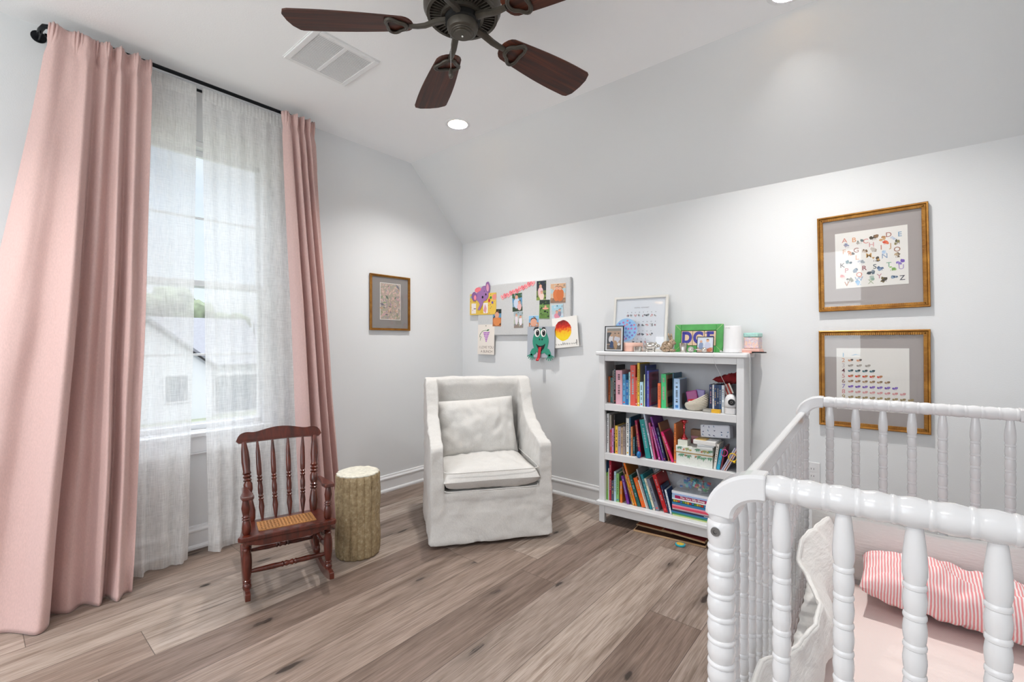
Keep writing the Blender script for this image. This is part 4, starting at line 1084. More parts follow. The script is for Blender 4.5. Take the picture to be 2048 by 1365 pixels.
rbox('board_book', .066, .018, .072, P('a8488c', .35), BX(.600, .072, SH[0] + .048) @ RY(-14) @ RX(-12), 'purple rounded board book standing in the rope basket', 'book', .006)
rbox('board_book', .056, .014, .075, P('8c80b8', .35), BX(.630, .088, SH[0] + .052) @ RY(4) @ RX(-10), 'lilac board book at the back of the rope basket', 'book', .006)
def redx(b): b.box(-.027, .027, -.0125, -.0118, .030, .037, P('f0d8d4')); b.box(-.024, .022, -.0125, -.0118, .008, .022, P('d88c70'))
rbox('card_box', .060, .024, .046, P('b81c20', .4), BX(.612, .048, SH[0] + .024) @ RY(-6), 'small red card box at the front of the rope basket', 'box', .002, extra=redx)
def yx(b): b.box(-.0485, .001, -.0142, .0142, -.0002, .0202, P('8c8a84')); b.box(-.045, -.005, -.0146, -.014, .004, .016, P('a8a49c'))
rbox('small_book', .096, .028, .020, P('e0ac20', .4), BX(.716, .034, SH[0] + .0008) @ RZ(-4), 'small yellow and grey book lying flat in front of the rope basket', 'book', .001, extra=yx)
# red cloth pouch draped on the navy books
b = cushion(.150, .11, .028, .012, mat('red_felt', '7c1018', .9, bump=(200, .2)), 30, 20, sd=4, wr=.010, p=.6)
for k in range(len(b.v)):
    v = b.v[k]; q = (v.x + .075) / .15; b.v[k] = Vector((v.x, v.y, v.z * (.5 + .9 * q) + .020 * q * q))
put(b, 'cloth_pouch', 'dark red cloth pouch lying across the tops of the navy books', 'pouch', BX(.782, .125, SH[0] + .192), smooth=True)
# security camera
M_plast = mat('white_plastic', 'dcdcde', .3)
t = thing('baby_monitor_camera', 'white baby monitor camera with a black lens at the right end of the top shelf', 'camera', M=BX(.817, .048, SH[0] + .0006))
b = MB(); b.lathe([(.029, 0), (.034, .002), (.0345, .03), (.034, .036)], M_plast, 40); b.build('base', t, smooth='auto')
b = MB(); b.lathe([(.0335, .038), (.0340, .050), (.0335, .072), (.030, .092), (.021, .107), (.009, .1135), (.001, .1145)], M_plast, 40); b.build('head', t, smooth=True)
b = MB(); b.lathe([(.0175, 0), (.0185, .004), (.016, .007), (.001, .0075)], mat('lens_black', '08090c', .12), 32, M=TR(.009, -.0275, .070) @ RX(84) @ RY(12)); ln = b.build('lens', t, smooth='auto')
b = MB(); b.tube([(.009 + .006 * math.cos(k * PI / 12), -.0357, .071 + .006 * math.sin(k * PI / 12)) for k in range(24)], .0007, M_silver, 6, closed=True); b.build('lens_ring', ln)
b = MB(); b.tube([(.0, .033, .02), (.0, .045, .05), (-.03, .02, .16), (-.072, -.050, .28), (-.078, -.0735, .315), (-.078, -.0735, .345), (-.078, -.0735, .3575), (-.080, -.058, .3585), (-.085, -.03, .3565)], .0014, M_plast, 6); b.build('power_cable', t, smooth=True)
b = MB()
for k in range(3):
    b.box(.0 + k * .018, .010 + k * .018, -.0005, .0005, 0, .062, P('c03c30')); b.box(.010 + k * .018, .018 + k * .018, -.0005, .0005, 0, .062, P('f0e8dc'))
put(b, 'striped_card', 'red and white striped card leaning behind the baby monitor camera', 'card', BX(.775, .088, SH[0] + .098) @ RY(-22), solid=.001)

# middle shelf: floral box and what is on it
M_flw = P('e4e8e2', .55); M_grn = P('7ca888', .6); M_grn2 = P('4c8c70', .6); M_rust = P('c47c5c', .6); M_tan = P('a88c5c', .6); M_yel = P('b8a850', .6); M_dot = P('6c7c78', .6)
t = thing('storage_box', 'white floral keepsake box with a gold lid band on the middle shelf', 'box', M=BX(.6155, .118, SH[1] + .0008))
b = MB(); b.box(-.105, .105, -.092, .090, 0, .070, M_flw)
rnd = random.Random(3)
def sprig(b, x, z, s, y, m1, m2, sd):
    r = random.Random(sd)
    for k in range(7):
        a = -1.2 + 2.4 * k / 6 + r.random() * .3; l = s * (.6 + .4 * r.random()); nx, nz = -math.cos(a - PI / 2) * .12 * s, math.sin(a) * .0 + .10 * s
        ex, ez = x + l * math.sin(a), z - l * math.cos(a)
        px, pz = (ez - z) * .13, -(ex - x) * .13
        b.poly([(x, z), ((x + ex) / 2 + px, (z + ez) / 2 + pz), (ex, ez), ((x + ex) / 2 - px, (z + ez) / 2 - pz)], y - .00005 * k, m1 if k % 2 else m2)
for k in range(70): b.disc(-.101 + .202 * rnd.random(), .004 + .06 * rnd.random(), .0009, -.0923, M_dot, 6)
for k, (x, z) in enumerate([(-.075, .066), (-.03, .062), (.025, .066), (.055, .060), (.09, .064)]): sprig(b, x, z, .030, -.0925, M_grn, M_grn2, k)
for x in (-.05, .01): b.disc(x, .060, .005, -.0932, M_rust, 8, wob=.3, sd=2)
b.build('box_body', t)
b = MB(); b.box(-.1068, .1068, -.0935, .0915, .070, .112, M_flw); b.box(-.1071, .1071, -.0939, .0919, .0705, .0775, M_tan)
for k, (x, z) in enumerate([(-.085, .108), (-.04, .106), (.02, .108), (.06, .104), (.095, .106)]): sprig(b, x, z, .026, -.0945, M_grn, M_yel if k % 2 else M_grn2, k + 9)
for x, c in ((-.06, M_rust), (-.02, M_yel), (.045, M_rust), (.08, M_yel)): b.disc(x, .094, .006, -.0953, c, 9, wob=.3, sd=int(abs(x) * 100))
b.build('box_lid', t)
zt = SH[1] + .1135
def stack_box(name, x, y, z, w_, d_, h_, col, label, cat='box', rz_=0, M=None, extra=None, bev=.0015):
    return rbox(name, w_, d_, h_, P(col, .5), M or (BX(x, y, z) @ RZ(rz_)), label, cat, bev, extra=extra)
stack_box('card_box', .545, .075, zt, .058, .075, .034, 'dce0d4', 'small pale patterned card box on the left end of the floral box')
# figurine trophy
t = thing('trophy', 'shiny metallic pink toy trophy standing on the small pale card box', 'trophy', M=BX(.545, .072, zt + .0348))
M_rose = mat('pink_chrome', 'd8545c', .16, metal=.9)
b = MB(); b.lathe([(.021, 0), (.021, .004), (.018, .010), (.014, .014), (.012, .022), (.007, .028), (.005, .034)], M_rose, 24); b.build('base', t, smooth='auto')
b = MB(); b.lathe([(.005, .033), (.004, .045), (.0065, .065), (.009, .072), (.0045, .076), (.007, .084), (.008, .088), (.004, .092)], M_rose, 20); b.build('stem', t, smooth=True)
b = MB(); b.lathe([(.004, .091), (.011, .098), (.014, .108), (.0155, .118), (.0145, .118), (.012, .106), (.001, .098)], M_rose, 24); cup = b.build('cup', t, smooth=True)
for s in (-1, 1):
    b = MB(); b.tube([(s * .013, 0, .102), (s * .020, 0, .104), (s * .023, 0, .112), (s * .019, 0, .119), (s * .015, 0, .117)], .0016, M_rose, 8); b.build('handle', cup, smooth=True)
stack_box('wooden_box', .607, .172, zt, .082, .05, .046, 'b87c88', 'pink box standing at the back on the floral box')
stack_box('wooden_box', .607, .172, zt + .0468, .088, .05, .038, '8c6c54', 'brown box on top of the pink box at the back')
stack_box('thin_book', .680, .070, zt, .088, .11, .014, 'dfe2e2', 'thin white book flat on the right of the floral box, lowest of three', 'book')
stack_box('thin_book', .683, .072, zt + .0148, .094, .115, .010, 'd0d6da', 'thin pale grey book flat on the floral box, middle of three', 'book', 2)
stack_box('thick_book', .680, .076, zt + .0255, .128, .125, .024, 'e2e2e0', 'thick white book flat on top of the thin books on the floral box', 'book', -2)
stack_box('yellow_card', .655, .062, zt + .0502, .062, .075, .002, 'd8b468', 'yellow card lying on the thick white book on the floral box', 'card', -3, bev=0)
def marks(b):
    r = random.Random(5)
    for k in range(13):
        x = -.070 + .140 * (k % 5) / 4 + .010 * (r.random() - .5); z = .014 + .024 * (k // 5) + .010 * (r.random() - .5); a = r.random() * 3
        b.poly([(x + .009 * math.cos(a), z + .009 * math.sin(a)), (x + .0045 * math.cos(a + 1.4), z + .0045 * math.sin(a + 1.4)), (x - .007 * math.cos(a), z - .007 * math.sin(a)), (x - .002, z + .002), (x + .0025 * math.cos(a - 1.4), z + .003 * math.sin(a - 1.4))], -.0352, P('2c3c6c' if k % 3 else '3c74a0'))
rbox('patterned_box', .172, .068, .078, P('dfe3ee', .6), BX(.725, .118, zt + .058) @ RY(-4) @ RX(-6) @ RZ(-4), 'white box with navy blue figures tilted on top of the white books', 'box', .008, extra=marks)
# magazines, rings, mitten
M_pp = [P(c, .5) for c in ('c8ccd8', '8c84b0', 'd8d4cc', 'a85c40', 'c8c0c8')]
for k in range(5):
    b = MB(); b.box(0, .0045, 0, .15, 0, .155, M_pp[k])
    put(b, 'magazine', ['pale grey magazine leaning right, outermost of five at the shelf end', 'lilac magazine leaning right, second of five at the shelf end', 'cream magazine leaning right, middle of five at the shelf end',
        'rust magazine leaning right, fourth of five at the shelf end', 'pale mauve magazine leaning right, innermost of five at the shelf end'][k], 'magazine', BX(.768 + k * .0058, .033, SH[1] + .0030) @ RY(27), 'magazines leaning at the right end of the middle shelf')
b = MB(); b.tube([(.022 * math.cos(k * PI / 16), .003 * math.sin(k), .022 * math.sin(k * PI / 16)) for k in range(32)], .0028, P('e8c020', .3), 8, closed=True)
b.ell((.008, 0, -.026), (.008, .004, .006), P('e8c020', .3), 12, 8)
put(b, 'toy_ring', 'yellow plastic toy ring hooked on the leaning magazines', 'toy', BX(.832, .020, SH[1] + .088), smooth=True)
b = MB(); b.tube([(.016 * math.cos(k * PI / 16), 0, .020 * math.sin(k * PI / 16)) for k in range(32)], .0022, P('c84c98', .3), 8, closed=True)
put(b, 'toy_ring', 'pink plastic toy ring behind the turquoise book', 'toy', BX(.789, .016, SH[1] + .108) @ RY(20), smooth=True)
b = MB(); b.ell((0, 0, .022), (.013, .02, .022), P('1c74b8', .35), 16, 12)
put(b, 'toy_drop', 'bright blue soft toy on the middle shelf below the maroon book', 'toy', BX(.276, .012, SH[1] + .0004) , smooth=True)

# bottom shelf: stack lying flat, bag of blocks, wooden board over the books
stk = [('c0cc84', .0075, 'pale yellow-green', ''), ('3c8c60', .0095, 'green', ''), ('2c78a8', .0095, 'blue', ''), ('1c2444', .008, 'dark navy', ''), ('e0c8cc', .010, 'pale pink', ''), ('d84864', .012, 'rose red', ''), ('e8a0b4', .009, 'pink', ''),
       ('2c7cac', .013, 'teal blue', ''), ('1c3848', .018, 'multicoloured alphabet', 'c'), ('dce8ec', .007, 'white and aqua', ''), ('b01c5c', .019, 'magenta', 't'), ('9cb4dc', .010, 'light blue', ''), ('dfe2e8', .014, 'thick white', '')]
zz = SH[2] + .0006; prevn = 'the bottom shelf'
for k, (col, th, nm, fl_) in enumerate(stk):
    r = random.Random(k + 40); w_ = .236 + r.random() * .016; dx = (r.random() - .5) * .008
    M = BX(.486 + dx, .022 + r.random() * .006, zz)
    lb = '%s book lying in the flat stack, %s' % (nm, 'lowest, on the bottom shelf' if k == 0 else 'directly on the %s one' % prevn)
    t = thing('book', lb, 'book', M=M, group='books stacked flat on the bottom shelf')
    b = MB(); C = P(col, .42); q = min(.0022, th * .25); dd = .17
    b.box(0, w_, 0, q, 0, th, C); b.box(0, w_, q, dd, 0, q, C); b.box(0, w_, q, dd, th - q, th, C)
    if fl_ == 't': b.text('The Very Silly Sheep', w_ / 2, th / 2, .0175, -.0006, P('f8f4f0'), bold=.0004); b.box(.0, .018, -.0004, 0.0002, 0, th, P('a8c8e0'))
    if fl_ == 'c':
        for j in range(16): b.box(.010 + j * .0138, .021 + j * .0138, -.0005, .0002, .003 + (j % 3) * .001, .015 - (j % 2) * .002, P(['d8c830', 'e8b018', 'd83c28', '3c88c8', '58a838'][j % 5]))
    if k == 3: b.box(w_ - .05, w_ - .01, -.0005, .0002, .003, .0055, P('e8e8f0'))
    b.build('cover', t)
    g = MB(); g.box(.003, w_ - .003, q + .0001, dd - .003, q + .0001, th - q - .0001, M_page); g.build('pages', t)
    zz += th + .0004; prevn = nm
M_bag = mat('clear_plastic', 'd8e0e8', .08, spec=.6, alpha=.16)
t = thing('block_bag', 'clear plastic bag of colourful toy blocks on top of the flat book stack', 'bag', M=BX(.610, .10, zz + .003))
b = cushion(.20, .15, .060, .008, M_bag, 30, 24, sd=3, wr=.008); b.v = [v + Vector((0, 0, .040)) for v in b.v]; b.build('plastic_film', t, smooth=True)
r = random.Random(12); cols = ['2c50a8', '38b0c0', 'b82c2c', '2c8c4c', 'c8c040', 'e0e4e8', '2c6cb8', '70c8c8']
for k in range(42):
    b = MB(); s = .008 + .005 * r.random(); b.box(-s, s, -s * .6, s * .6, -s * .5, s * .5, P(cols[k % 8], .3)); b.lathe([(s * .3, s * .5), (s * .3, s * .8), (.0001, s * .8)], P(cols[k % 8], .3), 8)
    o = b.build('toy_block', t, bevel=.0008); o.matrix_local = TR((r.random() - .5) * .165, (r.random() - .5) * .12, .020 + .040 * r.random()) @ Matrix.Rotation(r.random() * 3, 4, Vector((r.random(), r.random(), r.random())))
t = thing('puzzle_board', 'dark wooden board lying across the tops of the bottom shelf books', 'board', M=BX(.480, .135, SH[2] + .252) @ RY(4.5))
b = MB(); b.box(-.19, .17, -.07, .075, 0, .009, M_dkboard); b.build('board', t, bevel=.002)
for k in range(3): b = MB(); b.lathe([(.003, .009), (.0045, .013), (.0001, .015)], M_silver, 10, M=TR(-.11 + k * .05, -.068, -.004) @ RX(90)); b.build('knob', t)
# under the bookcase
def ub(x, y, w_, d_, h_, z, rzz, ry, top, label, cat='board'):
    b = MB(); b.box(-w_ / 2, w_ / 2, 0, d_, 0, h_, M_puz); b.box(-w_ / 2 + .006, w_ / 2 - .006, .006, d_ - .006, h_, h_ + .0006, P(top))
    return put(b, 'puzzle_board', label, cat, BX(x, y, z) @ RZ(rzz) @ RY(ry))
ub(.470, -.004, .44, .20, .009, .0015, 3, 0, '3c2418', 'lowest wooden puzzle board lying on the floor under the bookcase')
ub(.358, .058, .235, .15, .008, .0125, -1, 0, 'a8502c', 'small wooden puzzle board with orange top under the bookcase')
ub(.548, .030, .27, .16, .009, .0225, -6, 0, '8c2c28', 'wooden puzzle board with red top sliding out from under the bookcase')
t = thing('toy_tin', 'round turquoise toy disc on the floor in front of the puzzle boards', 'toy', M=BX(.556, -.045, 0))
b = MB(); b.lathe([(.026, 0), (.029, .002), (.029, .009), (.025, .011)], P('2c9cb0', .35), 32); b.build('disc', t, smooth='auto')
b = MB(); b.lathe([(.022, .0112), (.0001, .0118)], mat_blotch('tin_top', ['c8742c', 'd8b83c', '3c7c4c'], 60), 24); b.build('disc_face', t)

# ---------------------------------------------------------------- things on top of the bookcase
ZT_ = 1.1605
def frame_bars(b, w_, h_, fw, fd, m, y0=0):
    b.box(-w_ / 2, -w_ / 2 + fw, y0, y0 + fd, 0, h_, m); b.box(w_ / 2 - fw, w_ / 2, y0, y0 + fd, 0, h_, m)
    b.box(-w_ / 2 + fw, w_ / 2 - fw, y0, y0 + fd, 0, fw, m); b.box(-w_ / 2 + fw, w_ / 2 - fw, y0, y0 + fd, h_ - fw, h_, m)
def blob(b, x, z, s, y, cols, sd, asp=1.0):
    """little painted creature: a few overlapping irregular dabs"""
    r = random.Random(sd)
    for k in range(4):
        b.disc(x + (r.random() - .5) * s * 1.1, z + (r.random() - .5) * s * .8 * asp, s * (.22 + .2 * r.random()), y - .00006 * k, P(cols[k % len(cols)]), 9, wob=.35, sd=sd * 7 + k)
    for k in range(3):
        x0 = x + (k - 1) * s * .3; b.poly([(x0 - s * .04, z - s * .2), (x0 + s * .04, z - s * .2), (x0 + s * .03, z - s * .62), (x0 - s * .05, z - s * .62)], y, P(cols[0]))
# big white frame: animal alphabet print
t = thing('picture_frame', 'large white-framed animal alphabet print leaning on the wall atop the bookcase', 'picture', M=BX(.205, .175, ZT_) @ RX(-7.2))
b = MB(); frame_bars(b, .385, .385, .016, .020, mat('pale_wood_frame', 'dcdad4', .4)); b.build('frame', t, bevel=.0015)
b = MB(); b.box(-.177, .177, .010, .014, .016, .369, P('e2e8f0', .5))
b.text('ANIMAL ALPHABET', .01, .305, .0125, .0096, P('8c8c94'))
for i, (row, z, x0) in enumerate((('ABCDEFGH', .272, -.090), ('IJKLMNOP', .205, -.090), ('QRSTUV', .140, -.06), ('WXYZ', .085, -.04))):
    for j, chh in enumerate(row):
        x = x0 + j * .0285; b.text(chh, x, z, .0115, .0096, P('44444c')); blob(b, x, z - .022, .015, .0096, [['6c6c74', 'b08890'], ['384048', '8c9498'], ['c88c94', 'd8b0b0'], ['707880', 'b0a8a0']][(i + j) % 4], i * 9 + j)
b.build('print', t)
b = MB(); b.box(-.177, .177, .006, .008, .016, .369, M_pglass); b.build('glass', t)
# blue dotted round paddle
t = thing('polka_dot_disc', 'round light blue card with purple and pink dots in front of the white frame', 'card', M=BX(.142, .108, ZT_ + .061) @ RX(-8))
b = MB(); b.lathe([(.0001, -.0015), (.080, -.0015), (.080, .0015), (.0001, .0015)], P('88b4dc', .5), 48, M=TR(0, 0, .085) @ RX(90)); b.build('card_disc', t)
b = MB(); r = random.Random(2)
ds = []
while len(ds) < 30:
    a, q = r.random() * 6.28, r.random() ** .5 * .068; x, z = q * math.cos(a), .085 + q * math.sin(a)
    if all((x - u) ** 2 + (z - v) ** 2 > .0175 ** 2 for u, v in ds): ds.append((x, z))
for k, (x, z) in enumerate(ds):
    b.disc(x, z, .0068, -.0018, P(['6c50a8', 'b04c90', '4c5cb8', 'c86480'][k % 4]), 12, wob=.12, sd=k); b.disc(x, z, .003, -.0020, P(['a890d0', 'd890b8', '90a0e0', 'e0a8a8'][k % 4]), 8)
b.build('dots', t)
# pink round box
t = thing('round_box', 'round blush pink box under the dotted card beside the black photo frame', 'box', M=BX(.200, .098, ZT_))
b = MB(); b.lathe([(.062, 0), (.066, .002), (.066, .036), (.060, .036)], P('e8b8a8', .35), 48); b.build('box_body', t, smooth='auto')
b = MB(); b.lathe([(.0675, .036), (.0675, .056), (.066, .0585), (.0001, .0595)], P('ecc0b0', .35), 48); b.build('lid', t, smooth='auto')
# black metal photo frame
t = thing('framed_photo', 'thin black metal frame with a family photo at the left end of the bookcase top', 'photo frame', M=BX(.092, .030, ZT_) @ RZ(-2) @ RX(-3))
b = MB(); frame_bars(b, .137, .172, .0045, .008, M_black); b.build('frame', t)
b = MB(); b.box(-.0635, .0635, .003, .0045, .0045, .1675, P('dfe2e6', .5)); b.box(-.052, .052, .0024, .003, .012, .155, P('b89880'))
b.box(-.052, .052, .0022, .0024, .138, .155, P('8c8880')); b.box(-.052, -.020, .0020, .0024, .05, .128, P('34343a')); b.box(-.052, .052, .0020, .0024, .012, .045, P('5c5048'))
b.disc(-.022, .082, .016, .0017, P('dcd8dc'), 12, .026, wob=.15, sd=1); b.disc(-.018, .108, .009, .0015, P('c8a080'), 10); b.disc(-.016, .045, .015, .0015, P('28406c'), 12, .026, wob=.2, sd=3)
b.disc(.022, .080, .020, .0017, P('cfd0dc'), 12, .022, wob=.2, sd=2); b.disc(.024, .106, .009, .0015, P('c8a080'), 10); b.disc(.012, .042, .013, .0015, P('b08c68'), 10, .028, wob=.2, sd=5); b.disc(.036, .048, .010, .0015, P('e0e0e0'), 10)
for x in (.008, .034): b.disc(x, .122, .006, .0015, P('18181c'), 8, .003)
b.build('photo', t); b = MB(); b.box(-.0635, .0635, .001, .0015, .0045, .1675, M_pglass); b.build('glass', t)
b = MB(); b.box(-.012, .012, .008, .010, 0, .12, M_black); b.v = [TR(0, .006, .115) @ RX(12) @ TR(0, -.006, -.115) @ v for v in b.v]; b.build('stand', t)
# silver cup and piggy bank
t = thing('silver_cup', 'small low silver baby cup beside the silver piggy bank', 'cup', M=BX(.258, .040, ZT_))
b = MB(); b.lathe([(.022, 0), (.026, .001), (.0275, .020), (.030, .033), (.0285, .033), (.026, .004), (.0001, .003)], M_silver, 32); b.build('cup_body', t, smooth='auto')
b = MB(); b.tube([(.028, 0, .026), (.038, 0, .026), (.040, 0, .016), (.034, 0, .008), (.026, 0, .008)], .0018, M_silver, 8); b.build('handle', t, smooth=True)
t = thing('piggy_bank', 'shiny silver piggy bank on the bookcase top in front of the white frame', 'piggy bank', M=BX(.338, .055, ZT_) @ RZ(8))
b = MB(); b.ell((0, 0, .038), (.040, .025, .026), M_silver, 28, 18); b.ell((.034, 0, .040), (.018, .015, .016), M_silver, 18, 12); b.lathe([(.0075, .0), (.009, .006), (.0085, .010), (.0001, .010)], M_silver, 16, M=TR(.048, 0, .038) @ RY(90)); b.build('body', t, smooth=True)
for x in (-.022, .020):
    for y in (-.012, .012): b = MB(); b.lathe([(.0065, 0), (.0060, .010), (.0085, .022)], M_silver, 14, M=TR(x, y, 0)); b.build('leg', t, smooth='auto')
for y in (-.008, .008): b = MB(); b.lathe([(.006, 0), (.004, .008), (.0003, .015)], M_silver, 12, M=TR(.032, y, .051) @ RX(-18 if y > 0 else 18)); b.build('ear', t, smooth=True)
b = MB(); b.tube([(-.038 - .006 * math.cos(k * .7) * (k / 14), .005 * math.sin(k * .7), .044 + k * .0009) for k in range(14)], .0013, M_silver, 6); b.build('tail', t, smooth=True)
# ceramic bunny
M_bun = mat_blotch('bunny_glaze', ['4c4034', '8c7860', 'b8a088', '6c5844'], 45, .25)
t = thing('bunny_figurine', 'brown mottled ceramic bunny figurine between the white and green frames', 'figurine', M=BX(.452, .060, ZT_) @ RZ(-8))
b = MB()
def sm(c, r, rot=0):
    n0 = len(b.v); b.ell((0, 0, 0), r, M_bun, 20, 14)
    for k in range(n0, len(b.v)): b.v[k] = TR(*c) @ RY(rot) @ b.v[k]
sm((-.010, 0, .036), (.036, .028, .034), 15); sm((-.024, 0, .024), (.026, .030, .024)); sm((.022, 0, .062), (.022, .018, .020), 20); sm((.036, 0, .055), (.012, .012, .010)); sm((.014, 0, .042), (.018, .018, .024))
for y in (-.012, .012): sm((.026, y, .010), (.016, .007, .010)); sm((-.010, y * 1.7, .010), (.024, .008, .010))
sm((-.048, 0, .022), (.010, .010, .010)); b.build('body', t, smooth=True)
for y in (-.010, .010):
    b = MB(); n0 = 0; b.ell((0, 0, 0), (.0055, .009, .024), M_bun, 14, 10); b.v = [TR(.012, y * 1.5, .096) @ RX(14 if y < 0 else -14) @ RY(-12) @ v for v in b.v]; b.build('ear', t, smooth=True)
    b = MB(); b.ell((.034, y * 1.45, .066), (.003, .002, .003), M_ink, 10, 8); b.build('eye', t, smooth=True)
# green frame with letter tiles
t = thing('letter_frame', 'worn green wooden frame with three blue letters on top of the bookcase', 'picture', M=BX(.604, .150, ZT_) @ RX(-8))
M_green = mat('worn_green_paint', '4c9c50', .5, vary=(14, .18))
b = MB(); frame_bars(b, .292, .178, .040, .018, M_green)
for x in (-1, 1):
    for z0, z1 in ((0, .040), (.138, .178)):
        b.add([(x * .146, -.0004, z0 if z0 == 0 else z1), (x * .143, -.0004, z0 if z0 == 0 else z1), (x * .106, -.0004, z1 if z0 == 0 else z0), (x * .108, -.0004, (z1 if z0 == 0 else z0))], [(0, 1, 2, 3)], P('b8c890'))
b.build('frame', t, bevel=.003)
b = MB(); b.box(-.106, .106, .012, .016, .040, .138, P('241c18')); b.build('backing', t)
M_tile = P('d8bc9c', .5)
for k, ch_ in enumerate('DGE'):
    b = MB(); x = -.070 + k * .070; b.box(x - .0335, x + .0335, .004, .012, .043, .135, M_tile)
    b.text(ch_, x, .089, .098, .0034, P('343090', .5), bold=.0055, sx=.84)
    # serifs
    for zz_ in (.0565, .1215):
        if ch_ != 'G': b.box(x - .030, x - .004, .0034, .0038, zz_ - .0028, zz_ + .0028, P('343090', .5))
    b.build('letter_tile', t)
t = thing('silver_cup', 'upright silver tumbler cup in front of the letter D', 'cup', M=BX(.549, .045, ZT_))
b = MB(); b.lathe([(.020, 0), (.022, .001), (.0225, .004), (.0205, .007), (.0255, .055), (.0265, .057), (.0245, .057), (.019, .008), (.0001, .007)], M_silver, 36); b.build('cup_body', t, smooth='auto')
t = thing('silver_rattle', 'silver dumbbell baby rattle lying between the cup and the small photo', 'rattle', M=BX(.597, .030, ZT_ + .0185))
b = MB(); b.ell((0, 0, 0), (.0185, .0185, .0185), M_silver, 20, 14); b.build('ball', t, smooth=True)
b = MB(); b.tube([(.017, 0, 0), (.064, -.004, -.001)], .0035, M_silver, 10); b.build('bar', t, smooth=True)
b = MB(); b.ell((.078, -.005, -.0025), (.016, .016, .016), M_silver, 20, 14); b.build('ball', t, smooth=True)
t = thing('framed_photo', 'small black-edged photo of two children in pale clothes before the green frame', 'photo frame', M=BX(.672, .048, ZT_) @ RX(-10))
b = MB(); frame_bars(b, .096, .098, .003, .008, M_black); b.build('frame', t)
b = MB(); b.box(-.045, .045, .003, .0045, .003, .095, P('c8d0dc', .5)); b.box(-.045, .045, .0026, .003, .003, .032, P('b89c8c'))
b.disc(-.024, .040, .013, .0022, P('7c8cac'), 12, .024, wob=.15, sd=1); b.disc(-.024, .068, .008, .0020, P('c89c84'), 10); b.disc(.014, .042, .016, .0022, P('b8bcd0'), 12, .024, wob=.15, sd=2); b.disc(.014, .074, .009, .0020, P('d0a488'), 10); b.disc(.014, .080, .008, .0018, P('8c6848'), 10, .004); b.disc(.026, .018, .014, .0018, P('b86c50'), 12, .013, wob=.2, sd=6)
b.build('photo', t)
# white cylinder
t = thing('sound_machine', 'white tapered cylinder device at the right end of the bookcase top', 'sound machine', M=BX(.820, .085, ZT_))
b = MB(); b.lathe([(.046, 0), (.0520, .002), (.0525, .022), (.0515, .024), (.0510, .026), (.0455, .154), (.043, .158), (.0001, .159)], M_plast, 56); b.build('housing', t, smooth='auto')
b = MB()
for k in range(5): b.box(-.030 + k * .0052, -.0268 + k * .0052, -.0462 + .0 * k, -.0455, .1445, .1465 + .0012 * (k % 2), P('7c7c80'))
b.build('logo_mark', t)
b = MB(); b.tube([(-.045, -.02, .006), (-.060, -.03, .005), (-.066, -.025, .009), (-.055, -.02, .012)], .0022, M_plast, 8); b.tube([(.040, -.035, .006), (.070, -.064, .0022), (.094, -.064, .0022), (.1000, -.064, -.001), (.1000, -.062, -.04), (.0985, -.05, -.12), (.0965, -.03, -.3), (.0900, .03, -.6)], .0015, M_plast, 6); b.build('power_cable', t, smooth=True)
# pastel tin
t = thing('pastel_tin', 'square tin with pastel picture and mint lid at the right end of the bookcase', 'tin', M=BX(.916, .150, ZT_ + .0255) @ RZ(-6))
b = MB(); b.box(-.040, .040, -.040, .040, 0, .066, mat_blotch('tin_print', ['e8b8a0', 'e0c8a8', 'd8c8cc', 'c8a8b8', 'b8c8d4', 'f0dcd0'], 70, .35)); b.build('tin_body', t, bevel=.005)
b = MB(); b.box(-.042, .042, -.042, .042, .0665, .092, mat_blotch('tin_lid_print', ['9cccc4', 'a8d4cc', '8cbcb8', 'b4d8c8'], 60, .35)); b.build('lid', t, bevel=.006)
for k, (col, nm, w_) in enumerate((('e8a898', 'lower coral pink notebook under the pastel tin', .104), ('eec0b4', 'upper pale pink notebook directly under the pastel tin', .098))):
    b = MB(); b.box(-w_ / 2, w_ / 2, -.06, .06, 0, .0115, P(col, .45)); put(b, 'notebook', nm, 'book', BX(.925 - .012, .132, ZT_ + .0003 + k * .0122) @ RZ(-3 + k * 2), bevel=.001)
b = MB(); b.tube([(-.03, 0, 0), (.02, 0, 0), (.045, 0, 0)], lambda q: .0042 - .002 * max(0, q - .8) * 4, M_ink, 10)
put(b, 'marker_pen', 'black marker pen poking out beside the pink notebooks', 'pen', BX(.955, .055, ZT_ + .005) @ RZ(-5), smooth=True)

